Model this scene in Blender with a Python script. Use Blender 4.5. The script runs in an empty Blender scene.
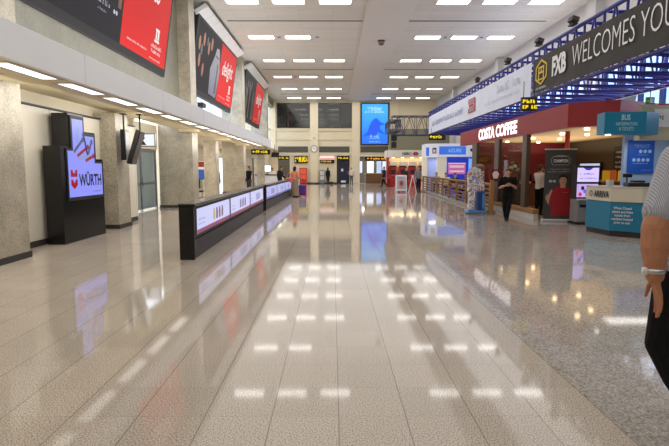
import bpy, bmesh, math, random
from mathutils import Vector, Matrix, Euler
PI = math.pi
R = random.Random(7)
scene = bpy.context.scene
C = scene.collection
V = Vector

# ------------------------------------------------------------------ materials
def lin(c):
    c = c / 255.0
    return c / 12.92 if c <= 0.04045 else ((c + 0.055) / 1.055) ** 2.4
def rgb(t): return (lin(t[0]), lin(t[1]), lin(t[2]), 1.0)
_M = {}
def mat(name, col, rough=0.5, metal=0.0, emit=0.0, var=0.0, scale=8.0, spec=0.5, bump=0.0, emitcol=None):
    if name in _M: return _M[name]
    m = bpy.data.materials.new(name); m.use_nodes = True
    nt = m.node_tree; b = nt.nodes['Principled BSDF']
    b.inputs['Base Color'].default_value = rgb(col)
    b.inputs['Roughness'].default_value = rough
    b.inputs['Metallic'].default_value = metal
    b.inputs['Specular IOR Level'].default_value = spec
    if emit:
        b.inputs['Emission Color'].default_value = rgb(emitcol or col)
        b.inputs['Emission Strength'].default_value = emit
    if var or bump:
        tc = nt.nodes.new('ShaderNodeNewGeometry')
        n = nt.nodes.new('ShaderNodeTexNoise'); n.inputs['Scale'].default_value = scale; n.inputs['Detail'].default_value = 4
        nt.links.new(tc.outputs['Position'], n.inputs['Vector'])
        if var:
            r = nt.nodes.new('ShaderNodeValToRGB')
            c = rgb(col)
            r.color_ramp.elements[0].position = 0.3; r.color_ramp.elements[1].position = 0.7
            r.color_ramp.elements[0].color = (c[0]*(1-var), c[1]*(1-var), c[2]*(1-var), 1)
            r.color_ramp.elements[1].color = (min(1, c[0]*(1+var)), min(1, c[1]*(1+var)), min(1, c[2]*(1+var)), 1)
            nt.links.new(n.outputs['Fac'], r.inputs['Fac']); nt.links.new(r.outputs['Color'], b.inputs['Base Color'])
        if bump:
            bp = nt.nodes.new('ShaderNodeBump'); bp.inputs['Strength'].default_value = bump; bp.inputs['Distance'].default_value = 0.01
            nt.links.new(n.outputs['Fac'], bp.inputs['Height']); nt.links.new(bp.outputs['Normal'], b.inputs['Normal'])
    _M[name] = m
    return m
def em(name, col, s=1.0):
    if name in _M: return _M[name]
    m = mat(name, (col[0]*.3, col[1]*.3, col[2]*.3), 0.35, 0, s, spec=0.3, emitcol=col); return m

def glass_mat(name, tint=(225, 235, 240), mixf=0.12):
    m = bpy.data.materials.new(name); m.use_nodes = True; nt = m.node_tree
    for n in list(nt.nodes): nt.nodes.remove(n)
    o = nt.nodes.new('ShaderNodeOutputMaterial'); mx = nt.nodes.new('ShaderNodeMixShader')
    t = nt.nodes.new('ShaderNodeBsdfTransparent'); g = nt.nodes.new('ShaderNodeBsdfGlossy')
    t.inputs['Color'].default_value = rgb(tint); g.inputs['Roughness'].default_value = 0.03
    mx.inputs['Fac'].default_value = mixf
    nt.links.new(t.outputs[0], mx.inputs[1]); nt.links.new(g.outputs[0], mx.inputs[2]); nt.links.new(mx.outputs[0], o.inputs[0])
    return m
GLASS = glass_mat('clear_glass', (235, 238, 238), .035)
SKYGLASS = glass_mat('window_glass', (240, 244, 250), 0.08)

def stone_mat(name, col, var=0.18):
    m = bpy.data.materials.new(name); m.use_nodes = True; nt = m.node_tree; b = nt.nodes['Principled BSDF']
    geo = nt.nodes.new('ShaderNodeNewGeometry')
    n = nt.nodes.new('ShaderNodeTexNoise'); n.inputs['Scale'].default_value = 2.2; n.inputs['Detail'].default_value = 7; n.inputs['Roughness'].default_value = 0.65
    v = nt.nodes.new('ShaderNodeTexNoise'); v.inputs['Scale'].default_value = 32; v.inputs['Detail'].default_value = 2
    nt.links.new(geo.outputs['Position'], n.inputs['Vector']); nt.links.new(geo.outputs['Position'], v.inputs['Vector'])
    ad = nt.nodes.new('ShaderNodeMath'); ad.operation = 'ADD'
    ml = nt.nodes.new('ShaderNodeMath'); ml.operation = 'MULTIPLY'; ml.inputs[1].default_value = 0.5
    nt.links.new(n.outputs['Fac'], ad.inputs[0]); nt.links.new(v.outputs['Fac'], ad.inputs[1]); nt.links.new(ad.outputs[0], ml.inputs[0])
    r = nt.nodes.new('ShaderNodeValToRGB'); c = rgb(col)
    r.color_ramp.elements[0].position = 0.36; r.color_ramp.elements[1].position = 0.64
    r.color_ramp.elements[0].color = tuple(x*(1-var*1.6) for x in c[:3]) + (1,)
    r.color_ramp.elements[1].color = tuple(min(1, x*(1+var)) for x in c[:3]) + (1,)
    nt.links.new(ml.outputs[0], r.inputs['Fac']); nt.links.new(r.outputs['Color'], b.inputs['Base Color'])
    b.inputs['Roughness'].default_value = 0.35
    return m

TILE = 0.4345; X0 = 0.04; XR = X0 + 4*TILE; XL = X0 - 7*TILE
def floor_mat():
    m = bpy.data.materials.new('terrazzo_floor'); m.use_nodes = True; nt = m.node_tree; N = nt.nodes; L = nt.links
    b = N['Principled BSDF']
    geo = N.new('ShaderNodeNewGeometry'); sep = N.new('ShaderNodeSeparateXYZ'); L.new(geo.outputs['Position'], sep.inputs[0])
    def math_(op, a, bb=None, cc=None):
        n = N.new('ShaderNodeMath'); n.operation = op
        for i, x in enumerate((a, bb, cc)):
            if x is None: continue
            if isinstance(x, (int, float)): n.inputs[i].default_value = x
            else: L.new(x, n.inputs[i])
        return n.outputs[0]
    def seam(coord, off, w):
        s = math_('DIVIDE', math_('SUBTRACT', coord, off), TILE)
        f = math_('FRACT', math_('ADD', s, 200.5))
        return math_('LESS_THAN', math_('ABSOLUTE', math_('SUBTRACT', f, 0.5)), w), math_('FLOOR', math_('ADD', s, 200.0))
    sx, ix = seam(sep.outputs['X'], X0, 0.0085)
    sy, iy = seam(sep.outputs['Y'], 0.12, 0.005)
    # per tile tone
    cmb = N.new('ShaderNodeCombineXYZ'); L.new(ix, cmb.inputs[0]); L.new(iy, cmb.inputs[1])
    wn = N.new('ShaderNodeTexWhiteNoise'); wn.noise_dimensions = '3D'; L.new(cmb.outputs[0], wn.inputs['Vector'])
    # speckles
    n1 = N.new('ShaderNodeTexNoise'); n1.inputs['Scale'].default_value = 110; n1.inputs['Detail'].default_value = 3; L.new(geo.outputs['Position'], n1.inputs['Vector'])
    n2 = N.new('ShaderNodeTexVoronoi'); n2.inputs['Scale'].default_value = 75; L.new(geo.outputs['Position'], n2.inputs['Vector'])
    n3 = N.new('ShaderNodeTexNoise'); n3.inputs['Scale'].default_value = 0.6; n3.inputs['Detail'].default_value = 3; L.new(geo.outputs['Position'], n3.inputs['Vector'])
    ra = N.new('ShaderNodeValToRGB'); e = ra.color_ramp.elements
    e[0].position = 0.36; e[0].color = rgb((128, 112, 100)); e[1].position = 0.64; e[1].color = rgb((220, 210, 196))
    k = e.new(0.48); k.color = rgb((192, 179, 163))
    L.new(n1.outputs['Fac'], ra.inputs['Fac'])
    rb = N.new('ShaderNodeValToRGB'); e = rb.color_ramp.elements
    e[0].position = 0.0; e[0].color = rgb((134, 126, 118)); e[1].position = 1.0; e[1].color = rgb((208, 200, 188))
    L.new(n2.outputs['Color'], rb.inputs['Fac'])
    right = math_('GREATER_THAN', sep.outputs['X'], XR)
    mx = N.new('ShaderNodeMixRGB'); L.new(right, mx.inputs[0]); L.new(ra.outputs[0], mx.inputs[1]); L.new(rb.outputs[0], mx.inputs[2])
    tone = math_('ADD', math_('MULTIPLY', wn.outputs['Value'], 0.09), math_('ADD', 0.86, math_('MULTIPLY', n3.outputs['Fac'], 0.14)))
    mt = N.new('ShaderNodeMixRGB'); mt.blend_type = 'MULTIPLY'; mt.inputs[0].default_value = 1
    cg = N.new('ShaderNodeCombineXYZ')
    for i in range(3): L.new(tone, cg.inputs[i])
    L.new(mx.outputs[0], mt.inputs[1]); L.new(cg.outputs[0], mt.inputs[2])
    notright = math_('LESS_THAN', sep.outputs['X'], XR + 0.02)
    sm = math_('MAXIMUM', math_('MULTIPLY', math_('MULTIPLY', sx, notright), 0.55), math_('MULTIPLY', math_('MULTIPLY', sy, notright), 0.34))
    sm = math_('MAXIMUM', sm, math_('MULTIPLY', math_('MAXIMUM', sx, sy), 0.1))
    ms = N.new('ShaderNodeMixRGB'); L.new(sm, ms.inputs[0]); L.new(mt.outputs[0], ms.inputs[1]); ms.inputs[2].default_value = rgb((95, 84, 76))
    L.new(ms.outputs[0], b.inputs['Base Color'])
    rr = math_('ADD', 0.042, math_('MULTIPLY', n3.outputs['Fac'], 0.03))
    L.new(rr, b.inputs['Roughness'])
    b.inputs['Specular IOR Level'].default_value = 0.26
    nb = N.new('ShaderNodeTexNoise'); nb.inputs['Scale'].default_value = 3.0; nb.inputs['Detail'].default_value = 2; L.new(geo.outputs['Position'], nb.inputs['Vector'])
    bp = N.new('ShaderNodeBump'); bp.inputs['Strength'].default_value = 0.02; bp.inputs['Distance'].default_value = 0.01
    L.new(nb.outputs['Fac'], bp.inputs['Height']); L.new(bp.outputs[0], b.inputs['Normal'])
    return m
def ceiling_mat():
    m = bpy.data.materials.new('ceiling_planks'); m.use_nodes = True; nt = m.node_tree; N = nt.nodes; L = nt.links
    b = N['Principled BSDF']
    geo = N.new('ShaderNodeNewGeometry')
    br = N.new('ShaderNodeTexBrick'); br.inputs['Scale'].default_value = 1.0; br.offset = 0.5
    br.inputs['Brick Width'].default_value = 3.0; br.inputs['Row Height'].default_value = 0.3; br.inputs['Mortar Size'].default_value = 0.008
    br.inputs['Color1'].default_value = rgb((206, 200, 192)); br.inputs['Color2'].default_value = rgb((198, 192, 184)); br.inputs['Mortar'].default_value = rgb((160, 154, 147))
    L.new(geo.outputs['Position'], br.inputs['Vector']); L.new(br.outputs['Color'], b.inputs['Base Color'])
    b.inputs['Roughness'].default_value = 0.6
    return m
def stripe_mat(name, c1, c2, scale, axis='X', rough=0.8):
    m = bpy.data.materials.new(name); m.use_nodes = True; nt = m.node_tree; N = nt.nodes; L = nt.links
    b = N['Principled BSDF']; tc = N.new('ShaderNodeTexCoord')
    w = N.new('ShaderNodeTexWave'); w.bands_direction = axis; w.inputs['Scale'].default_value = scale
    L.new(tc.outputs['Object'], w.inputs['Vector'])
    r = N.new('ShaderNodeValToRGB'); r.color_ramp.elements[0].color = rgb(c1); r.color_ramp.elements[1].color = rgb(c2)
    r.color_ramp.elements[0].position = 0.25; r.color_ramp.elements[1].position = 0.6
    L.new(w.outputs['Fac'], r.inputs['Fac']); L.new(r.outputs['Color'], b.inputs['Base Color']); b.inputs['Roughness'].default_value = rough
    return m
def patch_mat(name, cols, scale):
    m = bpy.data.materials.new(name); m.use_nodes = True; nt = m.node_tree; N = nt.nodes; L = nt.links
    b = N['Principled BSDF']; tc = N.new('ShaderNodeTexCoord'); v = N.new('ShaderNodeTexVoronoi'); v.inputs['Scale'].default_value = scale
    L.new(tc.outputs['Object'], v.inputs['Vector']); sp = N.new('ShaderNodeSeparateColor'); L.new(v.outputs['Color'], sp.inputs[0])
    r = N.new('ShaderNodeValToRGB'); r.color_ramp.interpolation = 'CONSTANT'
    for i, c in enumerate(cols):
        if i < 2: e = r.color_ramp.elements[i]; e.position = i/len(cols)
        else: e = r.color_ramp.elements.new(i/len(cols))
        e.color = rgb(c)
    L.new(sp.outputs[0], r.inputs['Fac']); L.new(r.outputs['Color'], b.inputs['Base Color']); b.inputs['Roughness'].default_value = 0.35
    return m

STONE = stone_mat('travertine', (182, 173, 154), .26)
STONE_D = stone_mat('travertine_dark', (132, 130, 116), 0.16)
CREAM = mat('cream_paint', (224, 214, 190), 0.6, var=0.03, scale=1)
CREAM_PANEL = mat('cream_panel', (228, 220, 202), 0.45, var=0.03, scale=1)
BACKW = mat('back_wall_paint', (222, 208, 176), 0.6, var=0.03, scale=0.6)
WHITE = mat('white_paint', (228, 228, 230), 0.45, var=0.02, scale=2)
FASCIA = mat('fascia_white', (244, 244, 246), 0.5, var=0.02, scale=1)
BLACK = mat('black_gloss', (16, 16, 18), 0.25)
BLACKM = mat('black_matte', (24, 24, 26), 0.6)
DARK = mat('dark_grey', (52, 50, 50), 0.5)
SKIRT = mat('dark_skirting', (58, 54, 52), 0.5)
GREYM = mat('grey_metal', (140, 142, 146), 0.35, 0.7)
LGREY = mat('light_grey', (190, 192, 196), 0.45)
BLUETRUSS = mat('blue_steel', (20, 26, 128), 0.4, 0.1)
STEEL_D = mat('dark_blue_steel', (62, 66, 88), 0.5, 0.2)
REDF = mat('dark_red_fascia', (146, 28, 32), 0.5)
REDIN = mat('dark_red_wall', (124, 20, 26), 0.5)
BROWN = mat('bronze_frame', (84, 68, 58), 0.4)
WOOD = mat('honey_wood', (158, 116, 68), 0.5, var=0.12, scale=14)
WOOD_D = mat('brown_wood', (110, 72, 42), 0.5, var=0.15, scale=14)
TEAL = mat('teal_panel', (22, 122, 158), 0.4)
TEAL_L = mat('teal_canopy', (24, 128, 166), 0.35)
OFFW = mat('offwhite_laminate', (216, 208, 188), 0.4)
YELLOW = em('yellow_sign_letter', (250, 215, 20), 1.0)
ORANGE = em('orange_sign_letter', (255, 170, 30), 1.1)
LIGHT = mat('light_panel', (255, 252, 246), 0.5, 0, 4.6)
LIGHT_S = mat('soffit_light_panel', (255, 250, 240), 0.5, 0, 1.6)
WHITE_E = em('white_glow', (255, 255, 255), 1.6)
WHITE_L = mat('white_letter', (240, 240, 240), 0.5)
SCREEN_W = em('screen_lavender', (206, 208, 250), 0.85)
RED_AD = mat('red_ad', (206, 36, 34), 0.6, 0, 0.12, spec=.2)
DARK_AD = mat('dark_ad', (30, 29, 36), 0.6, spec=.2)
SKIN = mat('skin', (198, 148, 120), 0.55, var=0.06, scale=20)
SKIN_T = mat('skin_tanned', (186, 126, 92), 0.5, var=0.08, scale=25)
HAIR_D = mat('dark_hair', (28, 22, 20), 0.6, var=0.3, scale=60)
HAIR_B = mat('brown_hair', (80, 58, 40), 0.6, var=0.3, scale=60)
HAIR_G = mat('grey_hair', (140, 134, 126), 0.6, var=0.2, scale=60)
def cloth(name, col): return mat(name, col, 0.85, var=0.08, scale=30, spec=0.2, bump=0.1)

# ------------------------------------------------------------------ mesh helpers
class MB:
    def __init__(s): s.bm = bmesh.new(); s.mats = []; s.cur = 0
    def use(s, m):
        if m not in s.mats: s.mats.append(m)
        s.cur = s.mats.index(m); return s
    def _fin(s, faces):
        for f in faces: f.material_index = s.cur
    def box(s, a, b, M=None, bevel=0.0):
        r = bmesh.ops.create_cube(s.bm, size=1.0); vs = r['verts']
        c = [(a[i]+b[i])/2 for i in range(3)]; d = [abs(b[i]-a[i]) for i in range(3)]
        for v in vs:
            v.co = V((v.co.x*d[0]+c[0], v.co.y*d[1]+c[1], v.co.z*d[2]+c[2]))
        fs = list({f for v in vs for f in v.link_faces})
        if bevel:
            es = list({e for v in vs for e in v.link_edges})
            r = bmesh.ops.bevel(s.bm, geom=es, offset=bevel, segments=2, affect='EDGES', profile=0.5)
            fs = list({f for v in r['verts'] for f in v.link_faces} | set(f for f in fs if f.is_valid))
            vs = list({v for f in fs for v in f.verts})
        if M is not None:
            for v in vs: v.co = M @ v.co
        s._fin(fs); return s
    def prism(s, pts, z0, z1, M=None):
        lo = [s.bm.verts.new((p[0], p[1], z0)) for p in pts]; hi = [s.bm.verts.new((p[0], p[1], z1)) for p in pts]
        n = len(pts); fs = [s.bm.faces.new(lo[::-1]), s.bm.faces.new(hi)]
        for i in range(n): fs.append(s.bm.faces.new((lo[i], lo[(i+1) % n], hi[(i+1) % n], hi[i])))
        bmesh.ops.recalc_face_normals(s.bm, faces=fs)
        if M is not None:
            for v in lo+hi: v.co = M @ v.co
        s._fin(fs); return s
    def tube(s, p, q, r0, r1=None, seg=8):
        p = V(p); q = V(q); d = q-p
        if d.length < 1e-6: return s
        M = Matrix.Translation((p+q)/2) @ d.to_track_quat('Z', 'Y').to_matrix().to_4x4()
        r = bmesh.ops.create_cone(s.bm, cap_ends=True, segments=seg, radius1=r0, radius2=r0 if r1 is None else r1, depth=d.length, matrix=M)
        s._fin({f for v in r['verts'] for f in v.link_faces}); return s
    def ball(s, c, rad, seg=12, rot=None):
        if isinstance(rad, (int, float)): rad = (rad,)*3
        M = Matrix.Translation(c) @ (rot or Matrix()) @ Matrix.Diagonal((rad[0], rad[1], rad[2], 1))
        r = bmesh.ops.create_uvsphere(s.bm, u_segments=seg, v_segments=max(6, seg*2//3), radius=1, matrix=M)
        s._fin({f for v in r['verts'] for f in v.link_faces}); return s
    def lathe(s, prof, c=(0, 0, 0), seg=24):
        rings = []
        for (r, z) in prof:
            rings.append([s.bm.verts.new((c[0]+r*math.cos(2*PI*k/seg), c[1]+r*math.sin(2*PI*k/seg), c[2]+z)) for k in range(seg)])
        fs = []
        for a, b in zip(rings[:-1], rings[1:]):
            for k in range(seg): fs.append(s.bm.faces.new((a[k], a[(k+1) % seg], b[(k+1) % seg], b[k])))
        fs.append(s.bm.faces.new(rings[0][::-1])); fs.append(s.bm.faces.new(rings[-1]))
        s._fin(fs); return s
    def quad(s, pts):
        f = s.bm.faces.new([s.bm.verts.new(p) for p in pts]); s._fin([f]); return s
    def mesh(s, name):
        me = bpy.data.meshes.new(name); s.bm.to_mesh(me); s.bm.free()
        for m in s.mats: me.materials.append(m)
        return me

def link(name, me, parent=None, loc=None, smooth=False):
    o = bpy.data.objects.new(name, me); C.objects.link(o)
    if parent is not None: o.parent = parent
    if loc is not None: o.location = loc
    if smooth:
        for p in me.polygons: p.use_smooth = True
    return o
def part(name, mb, m, parent=None, smooth=False):
    if not mb.mats: mb.use(m)
    return link(name, mb.mesh(name), parent, smooth=smooth)
def tag(o, label, cat, group=None):
    o['label'] = label; o['category'] = cat
    if group: o['group'] = group
    return o
def thing(name, label, cat, loc=(0, 0, 0), rotz=0.0, group=None):
    o = bpy.data.objects.new(name, None); C.objects.link(o); o.empty_display_size = 0.1
    o.location = loc; o.rotation_euler = (0, 0, rotz); return tag(o, label, cat, group)
def struct(name, mb, m, parent=None):
    o = part(name, mb, m, parent)
    if parent is None: o['kind'] = 'structure'
    return o
def box_mb(a, b, bevel=0.0): return MB().box(a, b, bevel=bevel)
def dup(root, loc, rotz=0.0, label=None, group=None):
    r = root.copy(); C.objects.link(r); r.location = loc; r.rotation_euler = (0, 0, rotz)
    if label: r['label'] = label
    if group: r['group'] = group
    for ch in list(root.children):
        c = ch.copy(); C.objects.link(c); c.parent = r
        for g in list(ch.children):
            d = g.copy(); C.objects.link(d); d.parent = c
    return r
def frame(o, x, y):
    x = V(x).normalized(); y = V(y).normalized(); n = x.cross(y)
    M = Matrix((x, y, n)).transposed().to_4x4(); M.translation = V(o); return M
def FL(o): return frame(o, (0, 1, 0), (0, 0, 1))      # surface looking towards +X (left side of hall)
def FR(o): return frame(o, (0, -1, 0), (0, 0, 1))     # surface looking towards -X
def FF(o): return frame(o, (1, 0, 0), (0, 0, 1))      # surface looking towards -Y (the camera)
def text(name, body, M, w, h, m, parent, shear=0.0, bold=0.0, depth=0.004, align='CENTER'):
    """flat lettering fitted into w x h (h = height of the block), centred at the frame origin"""
    cu = bpy.data.curves.new(name, 'FONT'); cu.body = body; cu.size = 1; cu.shear = shear; cu.offset = bold
    cu.align_x = align; cu.extrude = 0.0; cu.resolution_u = 3
    o = bpy.data.objects.new(name, cu); C.objects.link(o)
    dg = bpy.context.evaluated_depsgraph_get(); dg.update()
    me = bpy.data.meshes.new_from_object(o.evaluated_get(dg)); me.name = name
    C.objects.unlink(o); bpy.data.objects.remove(o)
    xs = [v.co.x for v in me.vertices]; ys = [v.co.y for v in me.vertices]
    cx, cy = (min(xs)+max(xs))/2, (min(ys)+max(ys))/2
    sx = w/(max(xs)-min(xs)); sy = h/(max(ys)-min(ys))
    T = M @ Matrix.Translation((0, 0, depth)) @ Matrix.Diagonal((sx, sy, 1, 1)) @ Matrix.Translation((-cx, -cy, 0))
    me.transform(T); me.materials.clear(); me.materials.append(m)
    return link(name, me, parent)
def plate(mb, M, x0, y0, x1, y1, d=0.003):
    mb.quad([M @ V((x0, y0, d)), M @ V((x1, y0, d)), M @ V((x1, y1, d)), M @ V((x0, y1, d))]); return mb
def poly(mb, M, pts, d=0.004):
    mb.quad([M @ V((p[0], p[1], d)) for p in pts]); return mb
def disc(mb, M, cx, cy, rx, ry=None, d=0.004, n=20):
    ry = ry or rx; return poly(mb, M, [(cx+rx*math.cos(2*PI*k/n), cy+ry*math.sin(2*PI*k/n)) for k in range(n)], d)
def scribble(mb, M, x0, y0, w, h, d=0.005, seed=1, words=True, thick=.16):
    """a line of print too small to read: short uneven strokes"""
    r = random.Random(seed); x = x0
    while x < x0 + w - h*0.3:
        if words and r.random() < 0.16: x += h*0.45; continue
        sw = h*r.uniform(0.35, 0.7); t = h*thick; k = r.randint(0, 3); hh = h if r.random() < 0.4 else h*0.72
        plate(mb, M, x, y0, x+t, y0+hh, d)
        if k in (0, 2): plate(mb, M, x+t, y0+hh-t, x+sw, y0+hh, d)
        if k in (0, 1, 3): plate(mb, M, x+t, y0, x+sw, y0+t, d)
        if k in (1, 2): plate(mb, M, x+sw-t, y0+t*0.99, x+sw, y0+hh-t*0.99, d)
        x += sw + h*0.18
    return mb

# ------------------------------------------------------------------ people
def remeshed(mb, vox, name, m, smooth_it=4):
    me = mb.mesh(name); o = bpy.data.objects.new(name, me); C.objects.link(o)
    r = o.modifiers.new('r', 'REMESH'); r.mode = 'VOXEL'; r.voxel_size = vox
    s = o.modifiers.new('s', 'SMOOTH'); s.iterations = smooth_it; s.factor = 0.5
    dg = bpy.context.evaluated_depsgraph_get(); dg.update()
    out = bpy.data.meshes.new_from_object(o.evaluated_get(dg)); out.name = name
    C.objects.unlink(o); bpy.data.objects.remove(o); bpy.data.meshes.remove(me)
    out.materials.clear(); out.materials.append(m)
    for p in out.polygons: p.use_smooth = True
    return out
def caps(mb, p, r0, q, r1, seg=12):
    mb.ball(p, r0, seg); mb.ball(q, r1, seg); mb.tube(p, q, r0, r1, seg); return mb
def hand(mb, w, dirv, side, s=1.0, curl=0.35):
    """palm and five fingers; w wrist, dirv towards fingers, side towards the thumb"""
    d = V(dirv).normalized(); t = (V(side) - V(side).dot(d)*d).normalized(); n = d.cross(t)
    w = V(w)
    for k in range(4):
        off = (1.5-k)*0.0205*s
        kn = w + d*(0.092 - abs(k-1)*0.004)*s + t*off
        caps(mb, w + d*0.012*s + t*off*0.55, 0.0135*s, kn, 0.0105*s, 10)
        L = (0.042, 0.048, 0.044, 0.034)[k]*s; a = curl*(0.8+0.15*k); p = kn
        fd = (d + t*0.07*(1.5-k)).normalized()
        for j in range(3):
            ang = a*(j+0.6)
            q = p + (fd*math.cos(ang) - n*math.sin(ang))*L*(1.0, 0.68, 0.52)[j]
            caps(mb, p, (0.0094, 0.0084, 0.0076)[j]*s, q, (0.0084, 0.0076, 0.0066)[j]*s, 10); p = q
    b = w + d*0.024*s + t*0.020*s
    q = b + (d*0.62 + t*0.62 - n*0.3).normalized()*0.042*s
    r = q + (d*0.85 + t*0.3 - n*0.3).normalized()*0.033*s
    z = r + (d*0.95 + t*0.05 - n*0.35).normalized()*0.025*s
    caps(mb, b, 0.015*s, q, 0.0112*s, 10); caps(mb, q, 0.0108*s, r, 0.0095*s, 10); caps(mb, r, 0.0095*s, z, 0.0072*s, 10)
def person(label, loc, rotz, H=1.7, J=None, top=None, bottom=None, sleeve=0.5, skin=SKIN, hair=HAIR_D, hairlen=0, skirt=None,
           shoe=None, vox=0.009, fat=1.0, curl=0.35, group=None, armf=1.0, hem=0.0, thumb=None):
    """local frame: the figure looks towards -Y, its left hand is at +X"""
    root = thing('person', label, 'person', loc, rotz, group)
    j = dict(pelvis=(0, 0, .53), chest=(0, 0, .725), neck=(0, .004, .835), head=(0, -.012, .932),
             sl=(.112, 0, .805), el=(.138, .012, .63), wl=(.142, -.03, .487),
             sr=(-.112, 0, .805), er=(-.138, .012, .63), wr=(-.142, -.03, .487),
             hl=(.052, 0, .51), kl=(.056, -.01, .285), al=(.056, .01, .045), tl=(.064, -.085, .02),
             hr=(-.052, 0, .51), kr=(-.056, -.01, .285), ar=(-.056, .01, .045), tr=(-.064, -.085, .02))
    if J: j.update(J)
    P = {k: V(v)*H for k, v in j.items()}
    up = (P['neck']-P['pelvis']).normalized(); Q = up.to_track_quat('Z', 'Y').to_matrix().to_4x4()
    # keep x axis of torso along shoulders
    sx = (P['sl']-P['sr']).normalized(); fy = up.cross(sx).normalized(); Q = Matrix((sx, fy, sx.cross(fy))).transposed().to_4x4()
    def torso(mb, e):
        f = fat
        for q in range(11):
            t_ = q/10; w_ = .088+(.080-.088)*min(1, t_*2) if t_ < .5 else .080+(.092-.080)*(t_-.5)*2
            d_ = (.064-.004*t_*2*(1-t_)*2)*(f if .15 < t_ < .75 else 1)
            mb.ball(P['pelvis'].lerp(P['chest'], t_), (w_*f*H+e, d_*f*H+e, .066*H+e), 20, Q)
        mb.ball(P['chest']+up*.035*H, (.092*f*H+e, .058*H+e, .072*H+e), 20, Q)
        for s in 'lr':
            caps(mb, P['chest']+up*.03*H, .052*H+e, P['s'+s]-up*.006*H, .034*H+e); caps(mb, P['neck']-up*.012*H, .034*H+e*.5, P['s'+s], .032*H+e)
    def arm(mb, s, e, frac=1.0):
        S, E, W = P['s'+s], P['e'+s], P['w'+s]; a_, b_, c_ = .036*H*armf, .0275*H*armf, .019*H*armf
        if frac <= .5:
            q = S.lerp(E, frac*2); caps(mb, S, a_+e, q, a_+(b_-a_)*frac*2+e*1.5)
        else:
            q = E.lerp(W, frac*2-1); caps(mb, S, a_+e, E, b_+e); caps(mb, E, b_+e, E.lerp(q, .4), b_*1.03+e); caps(mb, E.lerp(q, .4), b_*1.03+e, q, b_+(c_-b_)*(frac*2-1)+e)
    def leg(mb, s, e):
        caps(mb, P['h'+s], .056*H+e, P['k'+s], .035*H+e); caps(mb, P['k'+s], .035*H+e, P['k'+s].lerp(P['a'+s], .35)+V((0, .008*H, 0)), .035*H+e); caps(mb, P['k'+s], .034*H+e, P['a'+s], .022*H+e)
    b = MB()
    torso(b, 0)
    for s in 'lr':
        arm(b, s, -.002); leg(b, s, 0)
        caps(b, P['a'+s]-V((0, 0, .018*H)), .02*H, P['t'+s], .015*H)
        d = (P['w'+s]-P['e'+s]).normalized()
        side = V((0, -1, .1)) if not (thumb and s in thumb) else V(thumb[s])
        if J and ('d'+s) in J: d = V(J['d'+s]).normalized()
        hand(b, P['w'+s], d, side, H/1.75, curl)
    hc = P['head']
    caps(b, P['neck']-up*.01*H, .034*H, hc-V((0, -.012*H, .03*H)), .030*H)
    b.ball(hc+V((0, .006*H, .012*H)), (.043*H, .054*H, .054*H), 16)
    b.ball(hc+V((0, -.012*H, -.026*H)), (.033*H, .036*H, .040*H), 14)
    caps(b, hc+V((0, -.045*H, .004*H)), .007*H, hc+V((0, -.056*H, -.014*H)), .0085*H, 8)
    for s in (-1, 1): b.ball(hc+V((s*.044*H, .006*H, -.004*H)), (.007*H, .013*H, .019*H), 10)
    link('body', remeshed(b, vox, 'body', skin, 3), root)
    if top:
        t = MB(); torso(t, .012)
        if hem: t.ball(P['pelvis']-up*hem*H*.5, (.094*fat*H+.012, .07*fat*H+.012, .06*H+hem*H*.5), 16, Q)
        for s in 'lr': arm(t, s, .012, sleeve)
        link('shirt', remeshed(t, vox, 'shirt', top, 10), root)
    if bottom:
        t = MB(); t.ball(P['pelvis']-up*.012*H, (.089*fat*H+.010, .066*fat*H+.010, .066*H+.008), 16, Q)
        for s in 'lr': leg(t, s, .014)
        link('trousers', remeshed(t, vox, 'trousers', bottom, 4), root)
    if skirt:
        t = MB(); t.lathe([(.085*H, .58*H), (.11*H, .5*H), (.125*H, .3*H), (.15*H, .04*H)], P['pelvis']*1-V((0, 0, P['pelvis'].z)))
        link('skirt', remeshed(t, vox, 'skirt', skirt, 3), root)
    for s in 'lr':
        sh = MB(); a = P['a'+s]-V((0, 0, .022*H)); q = P['t'+s]
        caps(sh, a, .026*H, q, .020*H, 12); o = part('shoe', sh, shoe or BLACKM, root, True)
    if hair:
        h = MB(); h.ball(hc+V((0, .010*H, .033*H)), (.0475*H, .054*H, .045*H), 16); h.ball(hc+V((0, .034*H, -.002*H)), (.045*H, .034*H, .052*H), 14)
        if hairlen:
            h.ball(hc+V((0, .036*H, -.03*H)), (.056*H, .034*H, .05*H+hairlen*H*.3), 14)
            for s in (-1, 1): h.ball(hc+V((s*.044*H, .022*H, -.012*H)), (.022*H, .032*H, .052*H), 12)
        link('hair', remeshed(h, vox, 'hair', hair, 2), root)
    for s in (-1, 1):
        e = MB().ball(hc+V((s*.017*H, -.0415*H, .006*H)), (.0065*H, .005*H, .0045*H), 10); part('eye', e, mat('eye_dark', (30, 24, 22), .2), root, True)
    part('mouth', MB().ball(hc+V((0, -.0455*H, -.030*H)), (.013*H, .005*H, .004*H), 10), mat('lips', (150, 80, 72), .5), root, True)
    return root

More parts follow.
